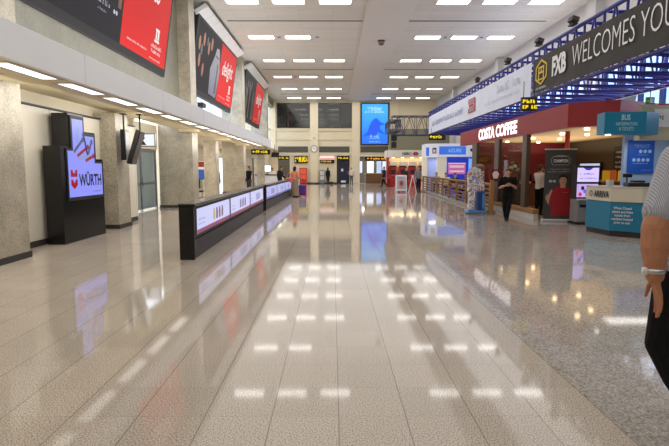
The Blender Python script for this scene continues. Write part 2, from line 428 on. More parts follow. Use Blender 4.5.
def walk(step=.16, lift=.06):
    return dict(kl=(.05, -step*.55, .29), al=(.05, -step*.75, .05), tl=(.058, -step*.75-.09, .035),
                kr=(-.05, step*.1, .28), ar=(-.05, step*1.05, .075), tr=(-.058, step*1.05-.08, .02))
def seated(z=.27):
    d = z-.53
    return dict(pelvis=(0, .03, .53+d), chest=(0, .02, .72+d), neck=(0, .01, .83+d), head=(0, -.01, .93+d),
                sl=(.112, .015, .80+d), el=(.135, -.03, .64+d), wl=(.06, -.15, .60+d), sr=(-.112, .015, .80+d), er=(-.135, -.03, .64+d), wr=(-.06, -.15, .60+d),
                hl=(.052, 0, z-.01), kl=(.065, -.235, z+.005), al=(.065, -.22, .045), tl=(.07, -.31, .02),
                hr=(-.052, 0, z-.01), kr=(-.065, -.235, z+.005), ar=(-.065, -.22, .045), tr=(-.07, -.31, .02))

# people first: while the scene is small the remeshing is quick
# 1. man at the right edge, seen from behind
MJ = dict(pelvis=(.015, 0, .53), chest=(-.02, 0, .725), neck=(-.045, .004, .835), head=(-.055, -.012, .935), sl=(.085, -.005, .800), sr=(-.165, 0, .795),
          el=(.172, .045, .628), wl=(.176, .062, .508), dl=(-.22, .02, -1), er=(-.19, .012, .63), wr=(-.19, -.03, .487),
          hl=(.064, 0, .51), kl=(.094, -.015, .30), al=(-.02, .03, .045), tl=(-.015, -.07, .02),
          kr=(-.08, -.07, .29), ar=(-.11, -.13, .05), tr=(-.115, -.22, .03))
shirtm = stripe_mat('striped_shirt', (150, 152, 164), (188, 190, 200), 42, 'X')
man = person('man in a light grey striped short sleeved shirt walking away at the right edge', (2.05, 2.75, 0), PI, 2.05, MJ, top=shirtm,
             bottom=cloth('black_trousers', (22, 21, 26)), sleeve=.38, skin=SKIN_T, hair=HAIR_G, vox=0.0042, fat=1.12, armf=1.22, hem=.02, thumb={'l': (-.25, -1, 0)}, curl=.12)
# the man's watch
wt = MB(); wp = V(MJ['wl'])*2.05; wd = (V(MJ['wl'])-V(MJ['el'])).normalized()
wp = wp - wd*.02
wt.tube(wp-wd*.013, wp+wd*.013, .053, .050, 20); WO = part('wristwatch_strap', wt, mat('watch_steel', (190, 190, 192), .25, .9), man, True)
wf = MB(); q = wp+V((.044, -.0, .004)); wf.tube(q, q+V((.016, .0, 0)), .022, .022, 18); part('watch_face', wf, mat('watch_face_white', (225, 225, 225), .2), WO, True)

BLKC = cloth('black_cotton', (20, 20, 22)); NAVY = cloth('navy_cloth', (34, 38, 62)); WHC = cloth('white_shirt', (226, 220, 208)); GRC = cloth('grey_shirt', (128, 132, 132))
# 2. woman in black walking towards the camera, hands together at the chest
WJ = walk(.13); WJ.update(el=(.150, .01, .645), wl=(.045, -.135, .70), dl=(-.8, -.35, .1), er=(-.150, .01, .645), wr=(-.055, -.13, .685), dr=(.8, -.35, .15),
                          kl=(.02, -.08, .29), al=(-.005, -.09, .05), tl=(-.005, -.18, .03), kr=(-.045, .0, .28), ar=(-.02, .13, .08), tr=(-.02, .05, .02))
person('woman in black T-shirt and trousers walking past the coffee shop windows', (5.31, 15.45, 0), -.25, 1.59, WJ, top=BLKC, bottom=BLKC, sleeve=.4, hair=HAIR_D, vox=.006, fat=1.08, thumb={'l': (0, 0, 1), 'r': (0, 0, 1)}, hem=.06)
# 3. barista in white
BJ = dict(el=(.13, -.06, .64), wl=(.08, -.17, .60), er=(-.13, -.06, .64), wr=(-.08, -.17, .60))
person('barista in a white shirt and black apron skirt inside the coffee shop', (7.15, 17.6, 0), PI*.62, 1.72, BJ, top=WHC, bottom=BLKC, sleeve=.6, hair=HAIR_B, fat=1.05)
person('dark haired barista in black behind the coffee counter', (7.75, 20.6, 0), -.3, 1.66, BJ, top=BLKC, bottom=BLKC, sleeve=.45, hair=HAIR_D)
# 5. traveller with suitcase
person('woman with dark curly hair, coral top and long beige skirt beside a purple suitcase', (-2.12, 28.8, 0), 2.5, 1.72,
       dict(el=(.15, -.02, .65), wl=(.12, -.13, .6), er=(-.15, .0, .64), wr=(-.16, -.03, .49)), top=cloth('coral_top', (222, 150, 120)), bottom=None, sleeve=.3, hair=HAIR_D, hairlen=.1, skirt=cloth('beige_skirt', (150, 128, 104)))
person('man in dark clothes leaning at the far end of the second barrier', (-3.2, 31.2, 0), 1.2, 1.76, dict(head=(0, -.06, .915), neck=(0, -.03, .825), el=(.14, -.05, .64), wl=(.1, -.16, .58)), top=cloth('charcoal_jacket', (34, 34, 42)), bottom=NAVY, sleeve=1.0)
person('clerk in a white blouse behind the check-in desk', (-4.8, 41.0, 0), .6, 1.66, BJ, top=WHC, bottom=BLKC, sleeve=.8)
person('traveller in a black jacket standing by the left columns with a red bag', (-5.05, 31.0, 0), -.8, 1.74, dict(el=(.14, -.05, .64), wl=(.1, -.16, .6)), top=BLKC, bottom=cloth('grey_trousers', (70, 70, 76)), sleeve=1.0)
person('person in dark clothes in the bright doorway between the left columns', (-6.55, 28.6, 0), .5, 1.72, walk(.1), top=NAVY, bottom=BLKC, sleeve=1.0)
# back wall people
person('woman in a black coat standing by the back wall with a dark bag', (-.47, 52.6, 0), 2.6, 1.66, None, top=cloth('black_coat', (30, 30, 32)), bottom=BLKC, sleeve=1.0, hair=HAIR_D, hairlen=.3, vox=.01, hem=.15)
person('man in a pale pink shirt standing by the dark blue door', (1.95, 52.6, 0), .3, 1.68, None, top=cloth('pale_shirt', (226, 206, 206)), bottom=cloth('slate_trousers', (96, 100, 112)), sleeve=.5, vox=.01)
person('man in dark blue walking past the shop under the blue screen', (4.45, 44.2, 0), -1.3, 1.76, walk(.17), top=cloth('dark_blue_jacket', (24, 34, 66)), bottom=BLKC, sleeve=1.0, vox=.01)
person('person in a grey shirt standing right of the folding boards', (5.85, 34.9, 0), .5, 1.72, None, top=GRC, bottom=NAVY, sleeve=.5, hair=HAIR_G, vox=.01)
person('person in a dark jacket standing behind the folding boards', (5.2, 36.4, 0), 1.0, 1.72, None, top=cloth('olive_jacket', (52, 52, 46)), bottom=BLKC, sleeve=1.0, vox=.01)

# seated at the fence
def cafe_chair(label, loc, rz):
    t = thing('cafe_chair', label, 'chair', loc, rz, 'chairs behind the wooden fence')
    part('seat', box_mb((-.21, -.2, .405), (.21, .22, .435), .008), WOOD_D, t)
    part('backrest', MB().box((-.2, .205, .6), (.2, .225, .86), bevel=.006), WOOD_D, t)
    for sx in (-1, 1):
        part('leg', MB().tube((sx*.19, -.18, 0), (sx*.18, -.17, .405), .015), BLACKM, t)
        part('leg', MB().tube((sx*.19, .22, 0), (sx*.185, .215, .86), .015), BLACKM, t)
    return t
seats = [((6.95, 34.2), 'blond', HAIR_B, GRC, 'brown haired seated customer farthest along the fence'),
         ((7.0, 31.6), 'dark', HAIR_D, cloth('cream_shirt', (206, 192, 160)), 'seated customer in a cream shirt, second from far end'),
         ((6.95, 29.0), 'dark2', HAIR_D, BLKC, 'seated customer in a black top in the middle'),
         ((6.85, 26.2), 'dark3', HAIR_D, cloth('brown_top', (92, 72, 60)), 'seated customer in brown, second from the magazine rack'),
         ((6.65, 23.9), 'grey', HAIR_G, cloth('olive_shirt', (92, 90, 76)), 'grey haired seated customer nearest the magazine rack')]
for (p, k, hr, tp, lb) in seats:
    a = R.uniform(-.7, .7)
    person(lb, (p[0], p[1], 0), a, 1.74, seated(.30), top=tp, bottom=NAVY, sleeve=.5, hair=hr, vox=.01)
    cafe_chair('brown cafe chair under the ' + lb, (p[0]-.05*math.sin(a), p[1]+.05*math.cos(a), 0), a)

# ------------------------------------------------------------------ the hall shell
HZ = 8.6
struct('floor', box_mb((-11, -8, -.2), (11.2, 60, 0)), floor_mat())
struct('wall_front', box_mb((-6.6, -8.2, 0), (11.2, -8, 8.6)), mat('rear_wall', (176, 170, 160), .6))
CM = ceiling_mat()
struct('ceiling', box_mb((-6.7, -8, HZ), (11.2, 54.2, HZ+.2)), CM)
struct('trim_1', box_mb((1.5, -8, HZ-.09), (3.6, 54, HZ)), mat('ceiling_spine', (202, 196, 188), .6))
g = MB()
for y in (1.2, 13.2, 25.2, 37.2, 49.2):
    g.box((-5.0, y-.07, HZ-.012), (1.45, y+.07, HZ)); g.box((3.65, y-.07, HZ-.012), (10.2, y+.07, HZ))
struct('trim_2', g, mat('ceiling_groove', (96, 92, 88), .8))
# left: columns
colmods = []
for k, (y0, lab) in enumerate(((8.35, ''), (20.9, ''), (32.9, ''), (44.9, ''))):
    mb = MB().box((-7.05, y0, 0), (-5.68 if k else -5.5, y0+.85, HZ))
    o = struct('column', mb, STONE)
    struct('baseboard_left', MB().box((-7.07, y0-.02, 0), (-5.66 if k else -5.48, y0+.87, .11)), SKIRT)
for (y0, y1, xa, xb) in ((13.55, 14.35, -6.3, -5.68), (26.7, 27.4, -6.68, -6.05), (38.7, 39.4, -6.68, -6.05)):
    struct('column', MB().box((xa, y0, 0), (xb, y1, 3.04)), STONE)
    struct('baseboard_left', MB().box((xa-.01, y0-.02, 0), (xb+.02, y1+.02, .11)), SKIRT)
struct('column', MB().box((-5.35, 36.3, 0), (-4.85, 36.8, 3.44)), STONE)
# left lower wall in cream panels
mb = MB()
y = -8.0
while y < 15.9:
    y1 = min(y+1.28, 15.9); mb.box((-6.25, y+.012, 0), (-6.1, y1-.012, 2.86)); y = y1
wl = struct('wall_left', mb, CREAM_PANEL)
struct('wall_left_backing', MB().box((-6.45, -8, 0), (-6.25, 15.9, 3.4)), CREAM)
struct('baseboard_left', MB().box((-6.1, -8, 0), (-6.07, 15.9, .12)), SKIRT)
struct('trim_3', MB().box((-6.24, -8, 2.87), (-6.05, 15.9, 2.90)), DARK)
struct('wall_left_return', MB().box((-7.3, 15.9, 0), (-6.1, 16.0, 3.3)), CREAM)
# recess with a glazed metal door
struct('wall_left_recess', MB().box((-7.3, 16.0, 2.35), (-7.1, 20.9, 3.3)).box((-7.3, 16.0, 0), (-7.1, 17.6, 2.35)), CREAM)
d = thing('door_1', 'grey metal framed glass door in the recess left of the third column', 'door', (-7.2, 19.2, 0)); 
for a in ('label', 'category'): del d[a]
d['kind'] = 'structure'
part('frame', MB().box((-.05, -1.6, 0), (.05, -1.5, 2.35)).box((-.05, 1.58, 0), (.05, 1.68, 2.35)).box((-.05, -1.6, 2.25), (.05, 1.68, 2.35)).box((-.04, -.03, 0), (.04, .07, 2.25)).box((-.04, -1.5, 1.0), (.04, 1.58, 1.06)), GREYM, d)
part('pane', MB().box((-.01, -1.5, .06), (.01, 1.58, 2.25)), mat('door_glass', (140, 156, 160), .1), d)
part('handle', MB().tube((.09, .0, .9), (.09, .0, 1.3), .014), GREYM, d)
# back rooms on the left
struct('wall_left_far', MB().box((-10.2, 21, 0), (-10.0, 54, 3.3)), CREAM)
struct('wall_left_divider', MB().box((-10, 21.3, 0), (-7.05, 21.4, 3.3)), CREAM)
# upper left wall
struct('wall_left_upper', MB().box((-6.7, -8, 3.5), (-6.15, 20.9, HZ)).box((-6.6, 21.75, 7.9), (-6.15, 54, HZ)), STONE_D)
gi = 0
for (a, b) in ((21.75, 32.9), (33.75, 44.9), (45.75, 53.9)):
    gi += 1
    w = bpy.data.objects.new('window_%d' % gi, None); C.objects.link(w); w['kind'] = 'structure'; w.location = (-6.4, a, 3.55)
    L_ = b-a
    f = MB().box((-.03, 0, 0), (.03, L_, .09)).box((-.03, 0, 4.25), (.03, L_, 4.35)).box((-.02, 0, 2.0), (.02, L_, 2.08))
    n = max(2, int(L_/2.7))
    for i in range(n+1): f.box((-.02, L_*i/n-.03 if i else 0, 0), (.02, min(L_, L_*i/n+.03), 4.3))
    part('window_frame', f, LGREY, w); part('pane', MB().box((-.008, 0, .09), (.008, L_, 4.25)), SKYGLASS, w)
# soffit / mezzanine edge with fascia
s = MB().box((-4.28, -8, 3.02), (-4.2, 35.2, 3.52)); struct('trim_4', s, FASCIA)
j = MB()
for y in range(0, 35, 4): j.box((-4.2, y+.9, 3.02), (-4.198, y+.906, 3.52))
struct('trim_5', j, mat('joint_grey', (178, 178, 182), .6))
struct('trim_6', MB().box((-6.15, -8, 3.44), (-4.28, 35.2, 3.5)).box((-10.2, 21.3, 3.3), (-6.15, 54, 3.5)).box((-6.15, 35.2, 3.44), (-5.7, 54, 3.5)), CREAM)
sf = MB().box((-5.08, -8, 3.06), (-4.28, 35.2, 3.1))
for y in (8.2, 14.4, 20.5, 26.5, 32.5): sf.box((-6.1, y, 3.06), (-5.08, y+.9, 3.44))
sf.box((-6.15, -8, 3.16), (-5.3, 35.2, 3.2))
struct('ceiling_soffit', sf, mat('soffit_cream', (226, 212, 176), .6))
ordn = ['first', 'second', 'third', 'fourth', 'fifth', 'sixth', 'seventh', 'eighth', 'ninth', 'tenth', 'eleventh', 'twelfth', 'thirteenth', 'fourteenth', 'fifteenth', 'sixteenth']
k = 0
for i, y in enumerate([5.45, 7.2, 8.95, 10.7, 12.45, 14.2, 15.95, 17.7, 19.45, 21.2, 22.95, 24.7, 26.45, 28.2, 29.95, 31.7]):
    t = thing('soffit_light', 'long white light panel under the left fascia, %s from the camera' % ordn[i], 'light', (-4.62, y, 3.06), 0, 'soffit lights under the left fascia')
    part('frame', MB().box((-.20, 0, -.012), (-.13, 1.42, 0)).box((.13, 0, -.012), (.20, 1.42, 0)).box((-.13, 0, -.012), (.13, .05, 0)).box((-.13, 1.37, -.012), (.13, 1.42, 0)), LGREY, t)
    part('diffuser', MB().box((-.13, .05, -.006), (.13, 1.37, 0)), LIGHT_S, t)

# back wall
yb = 54.0
bw = MB().box((-10.2, yb, 2.95), (11.2, yb+.2, HZ))
for (a, b) in ((-10.2, -5.75), (-4.5, .45), (1.8, 2.75), (6.05, 11.2)): bw.box((a, yb, 0), (b, yb+.2, 2.95))
struct('wall_back', bw, BACKW)
tr = MB()
for xc in (-6.35, -1.92, 2.45, 6.4): tr.box((xc-.42, yb-.14, 0), (xc+.42, yb, HZ))
struct('trim_7', tr, mat('pilaster_cream', (228, 214, 184), .6))
tr = MB().box((-5.93, yb-.1, 5.5), (-2.34, yb, 5.75)).box((-1.5, yb-.1, 5.5), (2.03, yb, 5.75)).box((-5.93, yb-.07, 4.55), (-2.34, yb, 4.7)).box((-1.5, yb-.07, 4.55), (2.03, yb, 4.7))
tr.box((-5.93, yb-.12, 2.95), (-2.34, yb, 3.15)).box((-1.5, yb-.12, 2.95), (2.03, yb, 3.15)).box((2.87, yb-.12, 2.95), (5.98, yb, 3.15))
struct('trim_8', tr, mat('ledge_cream', (214, 200, 168), .6))
struct('baseboard_back', MB().box((-4.5, yb-.16, 0), (.45, yb-.0, .14)), SKIRT)
DKGL = mat('dark_window_glass', (26, 28, 28), .06, spec=.8)
for i, (a, b) in enumerate(((-5.76, -2.35), (-1.5, 2.0))):
    w = bpy.data.objects.new('window_%d' % (i+4), None); C.objects.link(w); w['kind'] = 'structure'; w.location = (a, yb, 5.8)
    L_ = b-a
    part('pane', MB().box((0, -.04, 0), (L_, 0, 2.55)), DKGL, w)
    f = MB()
    for q in range(4): f.box((L_*q/3-.03, -.09, 0), (L_*q/3+.03, -.04, 2.55))
    f.box((0, -.09, 0), (L_, -.04, .06)).box((0, -.09, 2.5), (L_, -.04, 2.55)); part('window_frame', f, mat('bronze_alu', (70, 62, 54), .4), w)
for i, (a, b, lab) in enumerate(((-5.7, -2.57, 'grey horizontal slatted vent grille left of the wall clock'), (-1.4, 1.78, 'grey horizontal slatted vent grille right of the wall clock'), (2.95, 5.85, 'grey horizontal slatted vent grille below the blue screen'))):
    t = thing('vent_grille', lab, 'vent', (a, yb, 3.28), 0, 'vent grilles on the back wall')
    part('backing', MB().box((0, -.03, 0), (b-a, 0, .62)), mat('grille_back', (84, 84, 76), .7), t)
    sl = MB()
    for q in range(7): sl.box((0, -.07, .03+q*.085), (b-a, -.03, .06+q*.085))
    part('slats', sl, mat('grille_slat', (118, 116, 104), .6), t)
# doorways in the back wall
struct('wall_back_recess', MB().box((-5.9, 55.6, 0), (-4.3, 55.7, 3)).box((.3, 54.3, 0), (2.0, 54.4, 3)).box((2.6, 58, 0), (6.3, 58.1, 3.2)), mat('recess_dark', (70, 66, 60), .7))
struct('ceiling_back_shop', MB().box((2.6, 54.2, 2.96), (6.3, 58, 3.05)), CREAM)
# dark blue door
d = bpy.data.objects.new('door_2', None); C.objects.link(d); d['kind'] = 'structure'; d.location = (.6, 54.02, 0)
part('door_leaf', MB().box((0, 0, 0), (1.06, .06, 2.25), bevel=.01), mat('navy_door', (26, 30, 58), .4), d)
nb = MB()
for (x, z, w, h) in ((.3, .14, .5, .2), (.32, 1.3, .2, .28)): nb.box((x, -.01, z), (x+w, 0, z+h))
part('notice', nb, WHITE_L, d); part('handle', MB().tube((.95, -.05, 1.0), (.95, -.05, 1.3), .02), GREYM, d)

# ceiling lights and fittings
rows = [22.3, 28.2, 34.15, 40.1, 46.0, 51.9]
cols = [-3.8, -1.85, .12, 5.1, 7.05, 9.0]
posn = ['leftmost', 'second from left', 'third from left', 'third from right', 'second from right', 'rightmost']
proto = None
for ri, y in enumerate(rows):
    for ci, x in enumerate(cols):
        if ri == 1 and ci == 2: continue
        lab = 'white ceiling light panel, %s in the %s row from the top' % (posn[ci], ordn[ri])
        if proto is None:
            proto = thing('ceiling_light', lab, 'light', (x, y, HZ), 0, 'ceiling light panels in rows')
            part('frame', MB().box((-.70, -.36, -.03), (-.66, .36, 0)).box((.66, -.36, -.03), (.70, .36, 0)).box((-.66, -.36, -.03), (.66, -.32, 0)).box((-.66, .32, -.03), (.66, .36, 0)), WHITE, proto)
            part('diffuser', MB().box((-.66, -.32, -.02), (.66, .32, 0)), LIGHT, proto)
        else: dup(proto, (x, y, HZ), 0, lab)
for i, (x, y) in enumerate(((-2.85, 28.2), (-.8, 28.2), (6.05, 28.2), (8.0, 28.2), (-2.85, 40.1), (6.05, 40.1))):
    t = thing('ceiling_downlight', 'small dark round ceiling downlight %s' % ('between the first two panels of the second light row', 'right of the left panels in the second light row', 'between the right hand panels of the second light row', 'before the last panel of the second light row', 'between left panels of the fourth light row', 'between right panels of the fourth light row')[i], 'light', (x, y, HZ), 0, 'ceiling downlights')
    part('ring', MB().lathe([(.13, -.03), (.15, 0)]), LGREY, t); part('lens', MB().lathe([(.09, -.034), (.1, -.02)]), DARK, t)
t = thing('ceiling_speaker', 'brown round loudspeaker dome hanging on the ceiling spine', 'speaker', (2.65, 28.6, HZ-.09))
part('dome', MB().ball((0, 0, -.13), (.17, .17, .13), 18), mat('speaker_brown', (96, 60, 56), .5), t, True); part('flange', MB().lathe([(.2, -.04), (.2, 0)]), DARK, t)

# ------------------------------------------------------------------ left wall: billboards
def billboard(y0, label, kind):
    W, Hh = 8.7, 3.3
    t = thing('billboard', label, 'billboard', (-6.1, y0, 4.88), 0, 'tilted billboards on the left wall')
    M = frame((0, 0, 0), (0, 1, 0), (.5, 0, 3.26))
    def bx(name, a, b, m, par=t, bev=.0): return part(name, MB().box(a, b, M, bev), m, par)
    bx('frame', (0, 0, -.24), (W, Hh, 0), BLACKM, t, .03)
    fm = MB(); 
    pn = MB(); plate(pn, M, .18, .26, W*.54, Hh-.16, .004); p = part('dark_picture', pn, DARK_AD, t)
    pr = MB(); plate(pr, M, W*.54, .26, W-.16, Hh-.16, .004); q = part('red_panel', pr, RED_AD, t)
    def im(name, mt, fn, par):
        m_ = MB(); fn(m_); return part(name, m_, mt, par)
    r = random.Random(kind)
    if kind == 1:
        def sq(cols_):
            pass
        for (x, y_, w, h) in ((2.1, 1.5, .9, 1.3), (4.35, 1.15, .22, 1.6), (.7, 1.9, .7, .9)): im('picture_orange', em('ad_orange', (190, 90, 50), .2), lambda m_: plate(m_, M, x, y_, x+w, y_+h, .008), p)
        for (x, y_, w, h) in ((3.05, 1.4, .5, .9), (1.3, 1.5, .3, 1.0), (2.3, 1.75, .3, .5), (4.05, 1.75, .2, .6)): im('picture_blue', em('ad_blue', (50, 70, 170), .25), lambda m_: plate(m_, M, x, y_, x+w, y_+h, .009), p)
        im('picture_print', mat('ad_print', (190, 196, 220), .5), lambda m_: [scribble(m_, M, x, y_, w, h, .01, sd) for (x, y_, w, h, sd) in ((1.5, .98, .8, .13, 3), (1.5, .8, .6, .06, 4), (3.2, .98, .7, .13, 5), (3.2, .8, .5, .06, 6), (.5, .98, .6, .13, 7))] + [disc(m_, M, x, .98, .06, d=.011) for x in (2.6, 2.75, 4.15, 4.3)], p)
        text('script_lettering', 'sports', M @ Matrix.Translation((6.35, 2.3, .005)) @ Matrix.Rotation(.06, 4, 'Z'), 2.3, .95, WHITE_L, q, .35, .01)
    else:
        im('picture_lights', em('ad_lights%d' % kind, (230, 120, 60) if kind == 2 else (170, 150, 130), .3), lambda m_: [disc(m_, M, x, y_, .16 if kind == 2 else .08, .3, .008) for (x, y_) in ((.6, 2.2), (1.3, 2.5), (1.5, 1.2), (2.2, 2.3), (.8, 1.5), (2.7, 2.6))], p)
        im('picture_green', em('ad_green%d' % kind, (60, 150, 100), .2), lambda m_: [disc(m_, M, 1.0, 2.0, .14, .25, .008), disc(m_, M, 1.9, 2.55, .1, .2, .008)], p)
        if kind == 2:
            im('picture_pale_shape', em('ad_pale', (200, 200, 224), .25), lambda m_: poly(m_, M, [(3.0, .35), (4.5, .3), (4.75, 1.6), (4.4, 2.5), (4.2, 2.7), (3.7, 2.65), (3.5, 2.3), (2.8, 1.5)], .010), p)  # large pale printed shape, subject not identified
            im('picture_shade', em('ad_shade', (90, 90, 120), .2), lambda m_: [poly(m_, M, [(4.0, .5), (4.25, .5), (4.35, 1.9), (4.1, 2.0)], .012), plate(m_, M, 3.55, 2.2, 4.3, 2.3, .012)], p)
        else:
            im('picture_figures', em('ad_figures', (150, 130, 118), .2), lambda m_: [poly(m_, M, [(a, .3), (a+.5, .3), (a+.4, 1.8), (a+.25, 2.4), (a+.1, 1.8)], .010) for a in (1.0, 2.1, 3.4, 4.0)], p)
        text('script_lettering', 'delight', M @ Matrix.Translation((6.6, 2.0, .005)) @ Matrix.Rotation(.06, 4, 'Z'), 2.6, 1.0, WHITE_L, q, .35, .01)
    def crest(m_):
        plate(m_, M, 7.35, 1.32, 7.72, 1.4, .008); plate(m_, M, 7.38, 1.05, 7.5, 1.32, .008); plate(m_, M, 7.56, 1.05, 7.70, 1.32, .008); plate(m_, M, 7.3, .95, 7.75, 1.03, .008)
        scribble(m_, M, 7.05, .75, 1.0, .11, .008, 11); scribble(m_, M, 7.1, .58, .9, .11, .008, 12); scribble(m_, M, 7.0, .36, 1.0, .05, .008, 13); scribble(m_, M, 5.1, .52, 1.6, .06, .008, 14)
    im('white_emblem', WHITE_L, crest, q)
    if kind == 1:
        for yy in (2.0, 4.6, 7.3): bx('bracket', (yy, -.14, -.3), (yy+.05, .02, -.2), BLACKM)
    return t
billboard(10.3, 'black framed red and dark billboard nearest the camera, high on the left wall', 1)
billboard(22.3, 'red and dark billboard with one large pale shape, middle of the left wall', 2)
billboard(34.3, 'red billboard with pale upright shapes, farthest along the left wall', 3)
for i, (y0, lab) in enumerate(((22.2, 'slanted white light trough above the middle billboard'), (34.2, 'slanted white light trough above the farthest billboard'))):
    t = thing('light_trough', lab, 'light fitting', (-5.5, y0, 8.28), 0, 'light troughs above the billboards')
    M = frame((0, 0, 0), (0, 1, 0), (.52, 0, .30))
    part('housing', MB().box((0, -.32, -.1), (8.8, .28, .1), M, .03), WHITE, t)
    sm = MB()
    for q in range(1, 8): sm.box((q*1.1-.01, -.322, -.102), (q*1.1+.01, .282, .102), M)
    part('seam', sm, LGREY, t); part('end_cap', MB().box((8.8, -.3, -.08), (8.83, .26, .08), M), LGREY, t)
t = thing('floodlight', 'small black floodlight on the ledge below the middle billboard', 'light', (-5.75, 22.9, 3.52))
part('bracket', MB().tube((0, 0, 0), (0, 0, .75), .03).box((-.1, -.15, 0), (.1, .15, .03)), BLACKM, t); part('lamp_head', MB().box((-.12, -.3, .75), (.12, .3, .95), bevel=.02), BLACKM, t)

# video kiosk on the left
t = thing('video_kiosk', 'tall black stepped kiosk with a bright lavender screen and red logo', 'advertising screen', (-6.1, 10.68, 0))
Mp = frame((.0, 0, 0), (0, 1, 0), (0, 0, 1))
prof = [(0, 0), (1.94, 0), (1.94, 1.82), (1.58, 1.82), (1.58, 2.43), (1.06, 2.43), (1.06, 2.78), (.38, 2.78), (.38, 2.07), (0, 2.07)]
part('cabinet', MB().prism(prof, .10, .46, Mp), BLACK, t)
bz = [(.2, .9), (1.90, .9), (1.90, 1.78), (1.54, 1.78), (1.54, 2.39), (1.02, 2.39), (1.02, 2.74), (.42, 2.74), (.42, 2.03), (.2, 2.03)]
part('bezel', MB().prism(bz, .46, .485, Mp), BLACKM, t)
Ms = frame((.487, 0, 0), (0, 1, 0), (0, 0, 1))
sp = MB(); poly(sp, Ms, [(.24, .98), (1.82, .98), (1.82, 1.72), (1.46, 1.72), (1.46, 2.33), (.96, 2.33), (.96, 2.67), (.48, 2.67), (.48, 1.98), (.24, 1.98)], .001)
scr = part('screen', sp, em('kiosk_screen', (146, 152, 252), .85), t)
lg = MB(); Me = Ms @ Matrix.Translation((-.10, 0, 0))
for (pts) in ([(.42, 1.42), (.70, 1.42), (.70, 1.57), (.62, 1.57), (.60, 1.50), (.52, 1.50), (.50, 1.57), (.42, 1.57)], [(.42, 1.36), (.42, 1.24), (.56, 1.15), (.70, 1.24), (.70, 1.36), (.63, 1.36), (.56, 1.28), (.49, 1.36)]): poly(lg, Me, pts, .006)
part('red_emblem', lg, em('wurth_red', (205, 20, 30), .5), scr)
text('lettering', 'W\u00dcRTH', Ms @ Matrix.Translation((1.21, 1.37, .002)), 1.08, .33, mat('screen_black', (14, 14, 24), .4), scr, 0, .03)
tl = MB(); k = 0
for (x, z, a, l, c) in ((.72, 2.1, .6, .5, 0), (.9, 1.98, .4, .55, 1), (1.05, 2.12, 1.9, .5, 2), (1.2, 2.0, 1.0, .5, 0), (.95, 1.85, .1, .5, 3), (1.2, 1.83, .3, .4, 1), (.7, 2.3, 1.3, .3, 3)):
    M = Ms @ Matrix.Translation((x, z, .003+.001*k)) @ Matrix.Rotation(a, 4, 'Z'); k += 1
    tl.use([em('tool_grey', (110, 120, 160), .4), em('tool_red', (190, 60, 60), .5), em('tool_dark', (60, 64, 100), .4), em('tool_pale', (150, 170, 220), .7)][c])
    plate(tl, M, -l/2, -.035, l/2, .035, 0); disc(tl, M, l/2, 0, .06, d=0.0005, n=8)
part('tool_picture', tl, WHITE, scr)
cb = MB(); scribble(cb, Ms, 1.3, 1.06, .45, .03, .003, 5); part('fine_print', cb, mat('screen_print', (70, 74, 110), .4), scr)

# flight monitors hung from the soffit
def monitor(name, label, loc, rz, tilt, w=1.0, h=.62):
    t = thing(name, label, 'monitor', loc, rz, 'flight monitors under the soffit')
    M = Matrix.Rotation(tilt, 4, 'X')
    part('casing', MB().box((-w/2, -.06, -h), (w/2, .06, 0), M, .015), BLACK, t)
    part('screen', MB().box((-w/2+.05, -.064, -h+.05), (w/2-.05, -.058, -.05), M), mat('monitor_screen', (40, 48, 66), .15), t)
    part('hanger', MB().tube((0, .02, -.1), (0, .02, .42), .022).box((-.12, -.05, .40), (.12, .09, .42)), BLACKM, t)
    return t
monitor('flight_monitor', 'black portrait monitor hung flat by the second left column', (-5.52, 13.75, 2.62), PI/2+.15, .0, .5, .8)
monitor('flight_monitor', 'black portrait monitor tilted forward in front of the second left column', (-5.0, 13.5, 2.58), PI/2+.17, .3, .66, .9)
t = thing('lightbox_sign', 'small white lit sign with black symbols by the recess door', 'sign', (-6.9, 16.6, 2.3))
part('box', MB().box((0, 0, 0), (1.2, .12, .42), bevel=.01), GREYM, t); fc = MB(); plate(fc, FF((0, 0, 0)), .03, .03, 1.17, .39); pf = part('face', fc, em('sign_white', (240, 244, 250), .9), t)
a = MB(); disc(a, FF((0, -.002, 0)), .35, .28, .07); poly(a, FF((0, -.002, 0)), [(.25, .05), (.45, .05), (.42, .2), (.28, .2)]); disc(a, FF((0, -.002, 0)), .8, .28, .07); poly(a, FF((0, -.002, 0)), [(.68, .05), (.92, .05), (.8, .22)]); part('symbol', a, BLACKM, pf)

